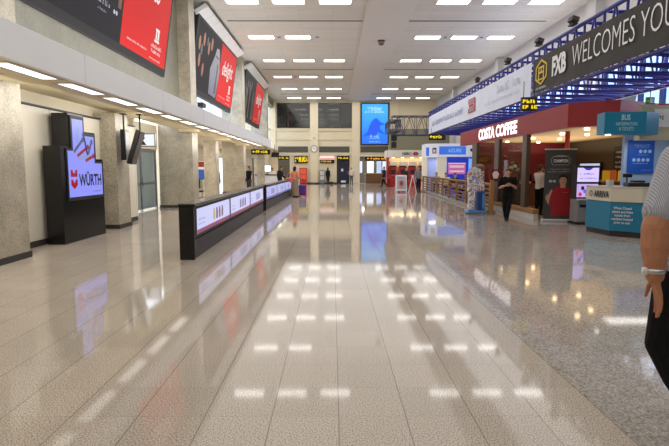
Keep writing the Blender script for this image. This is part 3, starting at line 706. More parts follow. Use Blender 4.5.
# advertising barriers
def barrier(a, b, n, label, seed):
    a = V((a[0], a[1], 0)); b = V((b[0], b[1], 0)); L_ = (b-a).length
    ang = math.atan2(b.y-a.y, b.x-a.x)
    t = thing('advertising_barrier', label, 'barrier', a, ang)       # local x runs away from the camera, -y is the hall side
    part('plinth', MB().box((.02, -.10, 0), (L_-.02, .10, .33), bevel=.01), DARK, t)
    part('housing', MB().box((0, -.12, .36), (L_, .12, .93), bevel=.012), BLACKM, t)
    part('neck', MB().box((.05, -.07, .33), (L_-.05, .07, .36)), BLACK, t)
    part('top_rail', MB().box((-.03, -.15, .93), (L_+.03, .15, .985), bevel=.012), BLACK, t)
    part('end_post', MB().box((-.05, -.13, 0), (0, .13, .93), bevel=.01), BLACK, t); part('end_post', MB().box((L_, -.13, 0), (L_+.05, .13, .93), bevel=.01), BLACK, t)
    M = frame((0, -.12, 0), (1, 0, 0), (0, 0, 1)); w = (L_-.3)/n
    for i in range(n):
        x0 = .2+i*w; x1 = x0+w-.16
        s_ = MB(); plate(s_, M, x0, .42, x1, .88, .003); sc = part('screen', s_, SCREEN_W if seed == 1 else em('screen_blueish', (186, 192, 246), .8), t)
        p_ = MB(); plate(p_, M, x0, .42, x1, .50, .006); part('pink_band', p_, em('pink_band', (176, 86, 122), .5) if seed == 1 else em('violet_band', (130, 120, 200), .6), sc)
        c_ = MB(); r = random.Random(i*5+seed)
        scribble(c_, M, x0+.12, .66, .5, .035, .006, i); scribble(c_, M, x0+.12, .58, .5, .03, .006, i+9); part('print', c_, mat('barrier_print', (110, 112, 160), .5), sc)
        g_ = MB()
        for q in range(4):
            g_.use([em('glyph_a', (120, 116, 150), .4), em('glyph_b', (220, 190, 120), .6), em('glyph_c', (190, 70, 100), .5), em('glyph_d', (90, 130, 190), .5)][r.randint(0, 3)])
            xx = x0+(x1-x0)*(.42+.09*q); poly(g_, M, [(xx, .56), (xx+.16, .56), (xx+.19, .7), (xx+.13, .8), (xx+.03, .78)], .007)
        part('picture', g_, WHITE, sc)
    return t
barrier((-2.55, 8.9), (-2.68, 19.0), 3, 'long black barrier with three lit advert screens nearest the camera on the left', 1)
barrier((-2.66, 19.45), (-2.42, 36.4), 5, 'second black barrier with bluish lit advert screens behind the first', 2)
t = thing('steel_post', 'slim steel post between the two left barriers', 'post', (-2.98, 19.25, 0))
part('pole', MB().tube((0, 0, 0), (0, 0, 2.0), .035, seg=16), GREYM, t); part('foot', MB().lathe([(.14, 0), (.14, .02), (.05, .04)]), GREYM, t)

# signs over the back wall doors and hanging signs
def sign(label, loc, w, h, seed, col=YELLOW, M=None, rz=0, arrow=-1, lines=1, hang=0, face=None, cat='sign', grp='lit direction signs'):
    t = thing('direction_sign', label, cat, loc, rz, grp)
    part('sign_box', MB().box((-w/2, -.06, 0), (w/2, .06, h), bevel=.012), face or BLACK, t)
    if hang:
        for x in (-w*.35, w*.35): part('hanger', MB().tube((x, 0, h), (x, 0, h+hang), .012), BLACKM, t)
    M = FF((0, -.061, 0)); m_ = MB()
    lh = h*(.5 if lines == 1 else .7)/lines
    for i in range(lines):
        y_ = h - (i+1)*(h*.8/lines) + (h*.8/lines-lh)*.5 - h*.05
        scribble(m_, M, -w*(.25 if arrow else .44), y_, w*(.65 if arrow else .86), lh, .004, seed+i, thick=.26)
        if arrow: 
            x_ = -w*.36*(-arrow if arrow < 0 else 1); s_ = lh*.5
            poly(m_, M, [(x_-s_*1.2, y_+lh/2), (x_, y_+lh/2+s_), (x_, y_+lh/2-s_)], .004); plate(m_, M, x_, y_+lh*.38, x_+s_*1.2, y_+lh*.62, .004)
    part('lettering', m_, col, t)
    return t
sign('narrow black sign with small yellow print over the leftmost back doorway', (-5.1, 53.8, 2.50), 1.1, .36, 1)
s2 = sign('black sign with yellow restroom figures above the red cabinet', (-3.3, 53.9, 2.16), 1.38, .72, 3, arrow=0, lines=2)
f = MB(); M = FF((0, -.064, 0))
for x in (-.1, .22): disc(f, M, x, .6, .06); poly(f, M, [(x-.1, .28), (x+.1, .28), (x+.06, .52), (x-.06, .52)])
part('figures', f, YELLOW, s2)
s3 = sign('white and pink lit sign above a black strip over the woman in black', (-.57, 53.9, 2.16), 1.5, .36, 7, col=ORANGE, lines=1)
part('upper_panel', MB().box((-.75, -.08, .38), (.75, .04, .72), bevel=.01), em('pinkish_white', (255, 226, 220), 1.0), s3); pk = MB(); plate(pk, FF((0, -.081, 0)), -.7, .42, .7, .5); part('pink_stripe', pk, em('pink_stripe', (230, 90, 90), .7), s3)
sign('narrow black sign with small yellow print over the dark blue door', (1.12, 53.8, 2.50), 1.2, .36, 9)
sign('black sign with a long orange line of print under the blue screen', (4.62, 53.7, 2.42), 2.5, .40, 12, col=ORANGE)
sign('black sign with yellow print hanging at the far end of the left fascia', (-4.95, 35.5, 2.56), 1.3, .34, 17, hang=.55)
sign('hanging black sign with yellow print beyond the white banner', (6.9, 34.0, 3.45), 1.1, .42, 19, hang=.4)
sign('yellow print on a dark sign hanging under the blue truss beside the coffee shop lettering', (6.28, 16.6, 3.42), .5, .44, 21, hang=.5, lines=2, arrow=0, face=mat('sign_navy', (30, 30, 44), .5))
# clock
t = thing('wall_clock', 'round white clock with dark rim on the back wall pilaster', 'clock', (-1.92, 53.86, 3.63))
Mc = frame((0, 0, 0), (1, 0, 0), (0, 0, 1))
part('rim', MB().prism([(.36*math.cos(2*PI*k/28), .36*math.sin(2*PI*k/28)) for k in range(28)], 0, .05, Mc), DARK, t)
part('dial', MB().prism([(.3*math.cos(2*PI*k/28), .3*math.sin(2*PI*k/28)) for k in range(28)], .05, .056, Mc), WHITE_L, t)
h = MB(); Mh = Mc @ Matrix.Translation((0, 0, .058)); plate(h, Mh @ Matrix.Rotation(.6, 4, 'Z'), -.02, 0, .02, .17, .002); plate(h, Mh @ Matrix.Rotation(-1.6, 4, 'Z'), -.014, 0, .014, .25, .002); part('hands', h, BLACK, t)
tag(part('smoke_detector', MB().lathe([(.06, -.05), (.08, -.02), (.08, 0)], (-1.92, 53.8, 4.8)), DARK), 'tiny dark dome on the pilaster above the wall clock', 'sensor')
# red cabinet and grey machine by the back wall
def machine(name, label, loc, w, h, body, cat):
    t = thing(name, label, cat, loc)
    part('cabinet', MB().box((-w/2, -.5, .05), (w/2, 0, h), bevel=.02), body, t)
    part('panel', MB().box((-w/2+.06, -.515, h*.62), (w/2-.06, -.5, h-.12)).box((-w/2+.06, -.515, h*.3), (w/2-.06, -.5, h*.56)), mat(name+'_panel', (214, 96, 70) if 'red' in label else (190, 188, 180), .3, 0, .15), t)
    part('foot', MB().box((-w/2+.03, -.46, 0), (w/2-.03, -.04, .05)), BLACKM, t)
    return t
machine('vending_machine', 'bright red vending cabinet against the back wall', (-3.06, 53.8, 0), .78, 1.66, mat('vending_red', (206, 50, 36), .4), 'vending machine')
machine('payphone_stand', 'grey metal stand against the back wall left of the woman in black', (-1.08, 53.8, 0), .55, 1.45, GREYM, 'stand')
tag(part('travel_bag', MB().box((-.3, 52.25, 0), (.05, 52.6, .26), bevel=.07), BLACKM), 'small dark bag on the floor beside the woman in the black coat', 'bag')

# blue screen
t = thing('video_wall', 'tall blue glowing screen with a dark sea creature shape high on the back wall', 'advertising screen', (4.4, 53.9, 4.03))
part('frame', MB().box((-1.46, -.16, 0), (1.46, .0, 4.32), bevel=.03), BLACK, t)
def blue_mat():
    m = bpy.data.materials.new('blue_screen_image'); m.use_nodes = True; nt = m.node_tree; N = nt.nodes; L = nt.links; b = N['Principled BSDF']
    tc = N.new('ShaderNodeTexCoord'); sep = N.new('ShaderNodeSeparateXYZ'); L.new(tc.outputs['Object'], sep.inputs[0])
    d_ = N.new('ShaderNodeMath'); d_.operation = 'DIVIDE'; d_.inputs[1].default_value = 4.3; L.new(sep.outputs['Z'], d_.inputs[0])
    nz = N.new('ShaderNodeTexNoise'); nz.inputs['Scale'].default_value = .8; L.new(tc.outputs['Object'], nz.inputs['Vector'])
    a_ = N.new('ShaderNodeMath'); a_.operation = 'MULTIPLY_ADD'; a_.inputs[1].default_value = .35; L.new(nz.outputs['Fac'], a_.inputs[0]); L.new(d_.outputs[0], a_.inputs[2])
    r = N.new('ShaderNodeValToRGB'); e = r.color_ramp.elements; e[0].position = .1; e[0].color = rgb((40, 100, 240)); e[1].position = 1.0; e[1].color = rgb((60, 170, 252))
    k = e.new(.5); k.color = rgb((36, 132, 246))
    L.new(a_.outputs[0], r.inputs['Fac']); L.new(r.outputs[0], b.inputs['Emission Color']); b.inputs['Emission Strength'].default_value = 1.1; b.inputs['Base Color'].default_value = (0, 0, .05, 1)
    return m
M = FF((0, -.162, 0)); p_ = MB(); plate(p_, M, -1.34, .12, 1.34, 4.2); sc = part('screen', p_, blue_mat(), t)
p_ = MB(); poly(p_, M, [(-1.3, .8), (-1.0, 1.15), (-.75, 1.35), (-.6, 1.9), (-.35, 2.4), (-.05, 2.72), (.25, 2.74), (.45, 2.5), (.6, 2.34), (1.0, 2.2), (.98, 2.08), (.55, 2.02), (.5, 1.7), (.75, 1.45), (1.2, .95), (.7, 1.2), (.35, 1.35), (.1, 1.0), (-.3, .85), (-.7, 1.0)], .006); part('creature_shape', p_, em('deep_blue', (40, 92, 236), 1.0), sc)
p_ = MB()
for (w, y_, sd) in ((1.5, 3.74, 3), (1.4, 3.54, 4), (2.1, 3.3, 5)): scribble(p_, M, -w/2, y_, w, .21, .008, sd)
scribble(p_, M, -.45, .82, .9, .24, .010, 8); scribble(p_, M, -.5, .66, 1.0, .1, .010, 9); scribble(p_, M, -.6, .3, 1.2, .09, .010, 10); part('print', p_, em('pale_blue_print', (190, 235, 255), 1.0), sc)

# shop beyond the back opening
t = thing('shop_counter', 'brown wooden counter in the opening under the blue screen', 'counter', (4.9, 54.9, 0))
part('front', MB().box((-1.4, -.3, 0), (1.2, .3, 1.02), bevel=.01), WOOD_D, t); part('worktop', MB().box((-1.45, -.35, 1.02), (1.25, .35, 1.07), bevel=.01), WOOD, t)
for i, (x, w, c) in enumerate(((3.0, .35, (190, 205, 250)), (3.9, .75, (225, 230, 245)), (5.0, .5, (150, 170, 240)), (5.65, .4, (200, 210, 250)))):
    t = thing('shop_poster', '%s bright bluish poster on the shop wall behind the wooden counter' % ('leftmost narrow', 'widest', 'third from left', 'rightmost')[i], 'poster', (x, 57.96, 1.1), 0, 'posters in the far shop')
    part('board', MB().box((0, -.05, 0), (w, 0, 1.3)), WHITE, t); p_ = MB(); plate(p_, FF((0, -.051, 0)), .03, .03, w-.03, 1.27); part('print', p_, em('poster_glow%d' % i, c, 1.2), t)

# suitcase
t = thing('suitcase', 'purple upright suitcase on wheels beside the woman in the beige skirt', 'suitcase', (-1.72, 29.25, 0), .2)
part('shell', MB().box((-.2, -.13, .06), (.2, .13, .66), bevel=.04), mat('purple_shell', (74, 40, 130), .4), t)
part('handle', MB().tube((-.1, .08, .66), (-.1, .08, .98), .01).tube((.1, .08, .66), (.1, .08, .98), .01).tube((-.11, .08, .98), (.11, .08, .98), .016), BLACKM, t)
for sx in (-1, 1):
    for sy in (-1, 1): part('wheel', MB().tube((sx*.16-.012, sy*.09, .03), (sx*.16+.012, sy*.09, .03), .03, seg=12), BLACKM, t)
t = thing('handbag', 'coral pink shoulder bag held by the woman in the beige skirt', 'bag', (-2.42, 28.6, .82), .5)
part('bag_body', MB().box((-.2, -.07, 0), (.2, .07, .28), bevel=.05), mat('coral_bag', (226, 110, 96), .5), t); part('strap', MB().tube((-.15, 0, .26), (-.02, 0, .58), .012).tube((.15, 0, .26), (.02, 0, .58), .012), mat('coral_strap', (200, 96, 84), .5), t)
t = thing('travel_bag', 'red travel bag by the feet of the traveller in black at the left columns', 'bag', (-4.72, 30.6, 0), .3)
part('bag_body', MB().box((-.3, -.16, 0), (.3, .16, .36), bevel=.06), mat('dark_red_bag', (150, 36, 50), .6), t); part('handle', MB().tube((-.12, 0, .35), (-.06, 0, .46), .012).tube((.12, 0, .35), (.06, 0, .46), .012).tube((-.06, 0, .46), (.06, 0, .46), .012), BLACKM, t)
t = thing('shoulder_bag', 'red shoulder bag carried by the man walking in dark blue', 'bag', (4.86, 44.15, .72), .2)
part('bag_body', MB().box((-.17, -.08, 0), (.17, .08, .34), bevel=.04), mat('red_bag', (170, 30, 46), .6), t); part('strap', MB().tube((-.1, 0, .32), (-.3, 0, .72), .012), BLACKM, t)

# check-in desks on the left beyond the fascia
for i, (x, y, lab) in enumerate(((-5.0, 39.6, 'white check-in desk nearest the end of the second barrier'), (-5.0, 43.2, 'white check-in desk farther back by the left wall'))):
    t = thing('checkin_desk', lab, 'desk', (x, y, 0))
    part('front', MB().box((-.9, -.35, .1), (.9, .35, 1.08), bevel=.02), WHITE, t); part('worktop', MB().box((-.95, -.42, 1.08), (.95, .42, 1.14), bevel=.012), DARK, t); part('plinth', MB().box((-.85, -.3, 0), (.85, .3, .1)), BLACKM, t)
t = thing('desk_monitor', 'bright white glowing screen on the nearer check-in desk', 'monitor', (-5.05, 39.55, 1.14))
part('casing', MB().box((-.32, -.04, .2), (.32, .04, .72), bevel=.01), BLACK, t); p_ = MB(); plate(p_, FF((0, -.042, 0)), -.29, .23, .29, .69); part('screen', p_, em('desk_screen', (240, 244, 255), 1.6), t); part('stand', MB().tube((0, 0, 0), (0, 0, .22), .03).box((-.14, -.1, 0), (.14, .1, .02)), BLACKM, t)
t = thing('flight_monitor', 'small black monitor hanging at an angle past the left fascia end', 'monitor', (-4.55, 40.5, 2.35), .4, 'flight monitors under the soffit')
part('casing', MB().box((-.3, -.05, .15), (.3, .05, .55), Matrix.Rotation(.35, 4, 'X'), .015), BLACK, t); part('hanger', MB().tube((0, 0, .5), (0, 0, 1.1), .02), BLACKM, t)
# room behind the left columns
t = thing('information_board', 'blue and white notice board with red header behind the left columns', 'notice board', (-9.94, 25.3, .7), 0)
part('leg', MB().tube((-.02, -1.1, -.7), (-.02, -1.1, 0), .025), GREYM, t); part('leg', MB().tube((-.02, 1.1, -.7), (-.02, 1.1, 0), .025), GREYM, t); part('board', MB().box((-.05, -1.2, 0), (.0, 1.2, 2.0)), WHITE, t); p_ = MB(); plate(p_, FL((.001, 0, 0)), -.9, .3, .9, 1.35); part('blue_poster', p_, em('board_blue', (60, 110, 200), .5), t)
p_ = MB(); plate(p_, FL((.001, 0, 0)), -1.1, 1.5, -.1, 1.9); plate(p_, FL((.001, 0, 0)), .1, 1.5, 1.1, 1.9); part('red_header', p_, em('board_red', (180, 50, 40), .5), t)
t = thing('information_board', 'blue poster panel standing in the gap left of the fourth column', 'notice board', (-7.05, 27.6, .0), 0)
part('stand', MB().box((-.4, -.02, 0), (.4, .02, .06)).box((-.03, -.03, 0), (.03, .03, 1.0)), GREYM, t); part('panel', MB().box((-.42, -.03, .95), (.42, .03, 2.0), bevel=.01), WHITE, t)
p_ = MB(); plate(p_, FF((0, -.031, 0)), -.38, 1.0, .38, 1.55); part('blue_print', p_, em('board_blue', (60, 110, 200), .5), t); p_ = MB(); plate(p_, FF((0, -.031, 0)), -.38, 1.68, .38, 1.96); part('red_header', p_, em('board_red', (180, 50, 40), .5), t)
t = thing('office_chair', 'black swivel chair in the gap right of the third left column', 'chair', (-6.6, 25.0, 0), .5)
part('seat', MB().box((-.25, -.25, .45), (.25, .25, .53), bevel=.03), BLACKM, t); part('backrest', MB().box((-.22, .22, .6), (.22, .28, 1.1), bevel=.03), BLACKM, t); part('column', MB().tube((0, 0, .08), (0, 0, .45), .03).tube((0, .2, .5), (0, .26, .65), .02), BLACKM, t)
b_ = MB()
for q in range(5): b_.tube((0, 0, .1), (.3*math.cos(q*1.257), .3*math.sin(q*1.257), .04), .022)
part('base', b_, BLACKM, t)
d = bpy.data.objects.new('door_3', None); C.objects.link(d); d['kind'] = 'structure'; d.location = (-8.2, 34.0, 0)
part('frame', MB().box((-.1, -.05, 0), (0, .05, 2.4)).box((1.5, -.05, 0), (1.6, .05, 2.4)).box((0, -.05, 2.3), (1.5, .05, 2.4)), GREYM, d); part('pane', MB().box((0, -.01, 0), (1.5, .01, 2.3)), em('bright_door', (250, 250, 255), 1.3), d)

# ------------------------------------------------------------------ right side: truss and banners
def lattice(name, label, a, b, up, back, bays, m, r=.035, cat='truss', m2=None):
    """box truss from a to b; up and back are the two cross-section vectors"""
    t = thing(name, label, cat, a); d = V(b)-V(a); up = V(up); back = V(back); z = V((0, 0, 0))
    for c_ in (z, up, back, up+back): part('chord', MB().tube(c_, c_+d, r, seg=10), m, t)
    def face(p, q, nm):
        f = MB()
        for i in range(bays):
            s_, e_ = d*(i/bays), d*((i+1)/bays); mid = (s_+e_)/2
            f.tube(p+s_, q+s_, r*.6, seg=6); f.tube(p+s_, q+mid, r*.55, seg=6); f.tube(q+mid, p+e_, r*.55, seg=6)
        f.tube(p+d, q+d, r*.6, seg=6); part('lattice', f, m, t)
    face(z, up, 'front'); face(back, up+back, 'back'); face(z, back, 'bottom'); face(up, up+back, 'top')
    return t
TX = 6.62
tr_ = lattice('roof_truss', 'long bright blue steel lattice truss carrying the banners on the right', (TX+.06, 6.0, 3.98), (TX+.06, 35.8, 3.98), (0, 0, 1.45), (2.6, 0, -.1), 30, BLUETRUSS, .055)
ins = MB()
for i in range(25): ins.tube((TX+.9, 7.2+i*1.15, 3.86), (TX+1.9, 7.5+i*1.15, 3.82), .035, seg=8)
part('fluorescent_tubes', ins, em('tube_white', (220, 224, 236), .9), tr_)
lattice('cross_truss', 'dark steel lattice truss crossing at the far end of the blue truss', (4.2, 36.2, 3.95), (7.6, 36.2, 3.95), (0, 0, 1.3), (0, .9, 0), 4, STEEL_D, .036)
lattice('hanging_truss', 'short dark steel lattice stub with white parts behind the crossing truss', (4.15, 37.4, 4.3), (4.15, 40.6, 4.3), (0, 0, .8), (.8, 0, 0), 3, STEEL_D, .045)
t = thing('hanging_speaker', 'black loudspeaker pair hanging below the crossing truss', 'speaker', (4.35, 36.6, 3.05))
part('cabinet', MB().box((-.2, -.2, .5), (.2, .2, .92), bevel=.03), BLACKM, t); part('cabinet', MB().box((-.18, -.2, 0), (.18, .2, .42), bevel=.03), BLACKM, t); part('hanger', MB().tube((0, 0, .4), (0, 0, .9), .03), BLACKM, t)
def banner(label, ya, yb_, z0, z1, m, nm):
    t = thing(nm, label, 'banner', (TX-.02, ya, z0)); L_ = ya-yb_
    b_ = MB(); n = int(L_*4)
    ps = []
    for i in range(n+1):
        y_ = -L_*i/n; off = .012*math.sin(i*.9)
        ps.append((off, y_))
    for i in range(n):
        b_.quad([(ps[i][0], ps[i][1], 0), (ps[i+1][0], ps[i+1][1], 0), (ps[i+1][0], ps[i+1][1], z1-z0), (ps[i][0], ps[i][1], z1-z0)])
    part('cloth', b_, m, t); return t, L_
wb, L_ = banner('long white banner with a red emblem on the blue truss', 35.4, 17.35, 3.96, 5.1, mat('white_banner', (206, 212, 226), .6, 0, .12, var=.03, scale=2), 'white_banner')
M = FR((-.03, 0, 0)); p_ = MB(); scribble(p_, M, 1.0, .42, 8.3, .3, .004, 31); part('print', p_, mat('banner_blue_print', (110, 126, 168), .6), wb)
p_ = MB()
for (a, b_, c_, d_) in ((10.3, .28, 11.5, .34), (10.3, .86, 11.5, .92), (11.36, .34, 11.5, .86), (10.3, .34, 10.42, .5), (10.3, .7, 10.42, .86), (10.42, .56, 11.2, .66)): plate(p_, M, a, b_, c_, d_, .006)
part('red_emblem', p_, mat('emblem_red', (176, 40, 44), .6), wb); p_ = MB(); plate(p_, M, 10.44, .36, 11.34, .54, .005); plate(p_, M, 10.44, .68, 11.34, .84, .005); part('emblem_fill', p_, mat('emblem_grey', (168, 140, 146), .6), wb)
p_ = MB(); scribble(p_, M, 13.0, .3, 4.2, .13, .004, 37); scribble(p_, M, 14.6, .62, 2.6, .3, .004, 38); part('faint_print', p_, mat('banner_faint', (176, 186, 206), .6), wb)
FXC, FXW, WLC, WLW = 2.02, .92, 4.97, 4.26
fb, L2 = banner('black banner with white letters and a yellow emblem on the blue truss', 17.2, 8.6, 4.02, 5.12, mat('charcoal_banner', (58, 56, 52), .7, var=.06, scale=3), 'black_banner')
M = FR((-.03, 0, 0))
p_ = MB(); ys = mat('emblem_yellow', (206, 178, 52), .6, 0, .1)
EX = .76
oc = [(math.cos(PI/6+k*PI/3), math.sin(PI/6+k*PI/3)) for k in range(6)]
for k in range(6):
    a, b_ = oc[k], oc[(k+1) % 6]; poly(p_, M, [(EX+a[0]*.5, .6+a[1]*.40), (EX+b_[0]*.5, .6+b_[1]*.40), (EX+b_[0]*.42, .6+b_[1]*.335), (EX+a[0]*.42, .6+a[1]*.335)], .004)
for (a, b_, c_, d_) in ((.54, .40, .61, .78), (.91, .40, .98, .78), (.61, .56, .91, .62), (.61, .72, .91, .78), (.48, .36, 1.04, .40), (.73, .62, .79, .72)): plate(p_, M, a, b_, c_, d_, .004)
part('yellow_emblem', p_, ys, fb); p_ = MB(); scribble(p_, M, .32, .08, .9, .07, .004, 44); part('small_print', p_, WHITE_L, fb)
text('bold_lettering', 'FXB', M @ Matrix.Translation((FXC, .6, 0)), FXW, .58, WHITE_L, fb, 0, .05)
text('thin_lettering', 'WELCOMES YOU', M @ Matrix.Translation((WLC, .63, 0)), WLW, .56, WHITE_L, fb, 0, -.012)
for i, y_ in enumerate((9.9, 11.9, 14.3, 16.6, 19.5, 23.5)):
    t = thing('spotlight', 'small dark spotlight on top of the blue truss, %s from the camera' % ordn[i], 'light', (TX-.12, y_, 5.46), 0, 'spotlights along the top of the blue truss')
    part('yoke', MB().box((-.05, -.15, 0), (.1, .15, .03)).tube((0, -.14, 0), (0, -.14, .2), .015).tube((0, .14, 0), (0, .14, .2), .015), BLACKM, t); part('lamp_head', MB().box((-.11, -.15, .08), (.09, .15, .22), Matrix.Rotation(.3, 4, 'Y'), .02), mat('spot_brown', (66, 54, 52), .5), t)

# right upper wall with windows
XW = 10.8
rw = MB().box((XW, -8, 5.5), (XW+.25, 54, HZ)).box((XW, -8, 0), (XW+.25, 12.2, 5.5)).box((XW, 12.2, 0), (XW+.25, 33, 3.1)).box((XW, 33, 0), (XW+.25, 54, 5.5))
struct('wall_right', rw, mat('right_wall_grey', (196, 194, 192), .6))
cl = MB()
for y_ in (9, 21, 33, 45): cl.box((XW-.35, y_, 3.4), (XW, y_+.7, HZ))
struct('trim_9', cl, mat('right_column_grey', (186, 184, 182), .6))
w = bpy.data.objects.new('window_6', None); C.objects.link(w); w['kind'] = 'structure'; w.location = (XW+.1, 12.2, 3.1)
f = MB().box((-.06, 0, 0), (.06, 20.8, .08)).box((-.06, 0, 2.32), (.06, 20.8, 2.4)).box((-.05, 0, 1.45), (.05, 20.8, 1.5))
for i in range(18): f.box((-.08, i*1.22, 0), (.08, i*1.22+.12, 2.4))
part('window_frame', f, mat('navy_mullion', (34, 40, 92), .4), w); part('pane', MB().box((-.008, 0, .06), (.008, 20.8, 2.34)), glass_mat('blue_window_glass', (196, 214, 244), .1), w)
t = thing('box_speaker', 'black boxy loudspeaker hanging under the blue truss in front of the right windows', 'speaker', (9.6, 17.4, 3.72), .3)  # boxy loudspeaker on a hanger
part('cabinet', MB().box((-.38, -.3, 0), (.38, .3, .46), Matrix.Rotation(.25, 4, 'Y'), .04), BLACKM, t); part('hanger', MB().tube((0, 0, .4), (0, 0, 1.7), .025), BLACKM, t)

# ------------------------------------------------------------------ coffee shop
cs = thing('coffee_shop', 'coffee shop unit with dark red fascia, white lettering and glazed front', 'shop', (6.3, 16.0, 0))
def P2(x, y): return (x-6.3, y-16.0)
outer = [P2(6.3, 25.4), P2(6.3, 13.85), P2(7.28, 13.1), P2(8.7, 13.85), P2(10.6, 13.85), P2(10.6, 14.05), P2(8.65, 14.05), P2(7.28, 13.32), P2(6.48, 13.95), P2(6.48, 25.4)]
part('fascia', MB().prism(outer, 2.7, 3.33), REDF, cs)
part('ceiling_panel', MB().prism([P2(6.48, 25.3), P2(6.48, 13.95), P2(7.28, 13.32), P2(8.65, 14.05), P2(10.6, 14.05), P2(10.6, 25.3)], 2.74, 2.8), mat('warm_ceiling_glow', (190, 158, 112), .6, 0, .03), cs)  # cafe ceiling given a faint emission so it looks lamplit
part('back_wall', MB().box((4.25, -2.0, 0), (4.35, 9.3, 2.74)), mat('cafe_back', (78, 68, 52), .6), cs)
part('side_wall', MB().box((.2, 7.15, 0), (4.25, 7.3, 2.74)), REDIN, cs)
text('lettering', 'COSTA COFFEE', FR((-.002, 19.9-16.0, 3.02)), 4.6, .46, em('letter_glow', (255, 255, 255), 1.6), cs, 0, .04, .01)
for (ya, yb_) in ((22.5, 23.2), (19.5, 20.0), (16.7, 17.08)): part('mullion', MB().box((0, ya-16, .3), (.14, yb_-16, 2.7), bevel=.01), BROWN, cs)
part('corner_post', MB().tube((.98, -.05, 0), (.98, -.05, 2.74), .07, seg=16), REDF, cs)
part('low_wall', MB().box((0, -.1, 0), (.14, 7.2, .18)), mat('white_plinth', (206, 204, 200), .5), cs)
part('sill', MB().box((-.02, -.1, .18), (.16, 7.2, .33), bevel=.01), WOOD, cs)
for (ya, yb_) in ((17.08, 19.5), (20.0, 22.5)): part('glass_pane', MB().box((.06, ya-16, .33), (.075, yb_-16, 2.7)), GLASS, cs)
sl = MB()
for (x, y_) in ((7.2, 14.6), (7.9, 15.2), (8.6, 15.0), (7.4, 16.6), (8.4, 17.0), (9.2, 16.0), (7.4, 19), (8.6, 19.5), (7.3, 21.5), (8.8, 22)): sl.tube((x-6.3, y_-16, 2.68), (x-6.3, y_-16, 2.735), .07, seg=12)
part('downlights', sl, em('warm_lamp', (255, 224, 170), 8), cs)
t = thing('coffee_counter', 'long dark coffee counter with brown front inside the coffee shop', 'counter', (8.9, 18.6, 0))
part('front', MB().box((-.4, -4.0, 0), (.4, 3.6, 1.0), bevel=.01), WOOD_D, t); part('worktop', MB().box((-.46, -4.05, 1.0), (.46, 3.65, 1.06), bevel=.01), BLACK, t)
t = thing('pastry_display', 'glazed pastry cabinet with warm light on the coffee counter', 'display case', (8.9, 16.6, 1.06))
part('base', MB().box((-.35, -.9, 0), (.35, .9, .08)), GREYM, t); part('glass', MB().box((-.35, -.9, .08), (-.33, .9, .5)).box((-.35, -.9, .5), (.35, .9, .52)), GLASS, t)
fd = MB()
for q in range(8): fd.ball((0, -.75+q*.21, .13), (.16, .07, .05), 10)
part('pastries', fd, mat('pastry', (190, 130, 70), .6), t, True)
for i, (y_, c_, lab) in enumerate(((20.8, (190, 200, 235), 'pale blue lit menu panel behind the coffee shop window'), (18.2, (40, 36, 34), 'black menu board on the coffee shop back wall, left one'), (16.0, (40, 36, 34), 'black menu board on the coffee shop back wall, right one'))):
    t = thing('menu_board', lab, 'menu board', (10.5, y_, 1.5 if i else .95), 0, 'menu boards in the coffee shop')
    part('board', MB().box((-.06, -.85, 0), (0, .85, .9)), BLACKM, t); p_ = MB(); plate(p_, FR((-.061, 0, 0)), -.8, .05, .8, .85); f_ = part('face', p_, em('menu_face%d' % i, c_, .9 if i == 0 else .3), t)
    p_ = MB()
    for q in range(4): scribble(p_, FR((-.063, 0, 0)), -.7, .12+q*.18, 1.2, .08, .004, q+60+i)
    part('print', p_, WHITE_L if i else BLACKM, f_)
t = thing('coffee_machine', 'steel espresso machine on the far part of the coffee counter', 'coffee machine', (8.85, 20.4, 1.06))
part('body', MB().box((-.3, -.5, .1), (.3, .5, .5), bevel=.04), GREYM, t); part('base', MB().box((-.28, -.48, 0), (.28, .48, .1)), BLACKM, t); part('group_head', MB().tube((-.3, -.2, .3), (-.42, -.2, .28), .05).tube((-.3, .2, .3), (-.42, .2, .28), .05), BLACKM, t)
t = thing('potted_plant', 'potted plant with brown and white blooms behind the woman in black', 'plant', (6.85, 18.9, 0))
part('pot', MB().lathe([(.16, 0), (.2, .5), (.22, .95), (.2, .95)]), mat('pot_dark', (70, 50, 40), .5), t)
lf = MB(); rr = random.Random(5)
for q in range(60):
    a_ = rr.uniform(0, 6.28); h_ = rr.uniform(1.0, 1.85); r_ = rr.uniform(.05, .38); c_ = V((r_*math.cos(a_), r_*math.sin(a_), h_))
    M_ = Matrix.Translation(c_) @ Euler((rr.uniform(-1, 1), rr.uniform(-1, 1), a_)).to_matrix().to_4x4()
    lf.use(mat('leaf_brown', (92, 74, 44), .6) if q % 3 else mat('leaf_green', (60, 66, 36), .6)); lf.quad([M_ @ V(p) for p in ((-.1, 0, 0), (0, -.04, .01), (.1, 0, 0), (0, .04, .01))])
part('foliage', lf, WOOD, t); st = MB()
for q in range(10): st.tube((0, 0, .93), (.25*math.cos(q*.63), .25*math.sin(q*.63), 1.6), .008)
part('stem', st, mat('stem_brown', (80, 60, 36), .7), t); bl = MB()
for q in range(5): bl.ball((.25*math.cos(q*1.3), .25*math.sin(q*1.3), 1.5+.06*q), .07, 10)
part('bloom', bl, mat('bloom_white', (226, 216, 200), .6), t, True)
t = thing('snack_shelf', 'small wooden shelf stand holding snack packets inside the coffee shop entrance', 'shelf', (8.06, 14.7, 0))
part('cabinet', MB().box((-.35, -.2, 0), (.35, .2, 1.2), bevel=.01), WOOD_D, t); part('top_board', MB().box((-.38, -.23, 1.2), (.38, .23, 1.24), bevel=.008), WOOD, t)
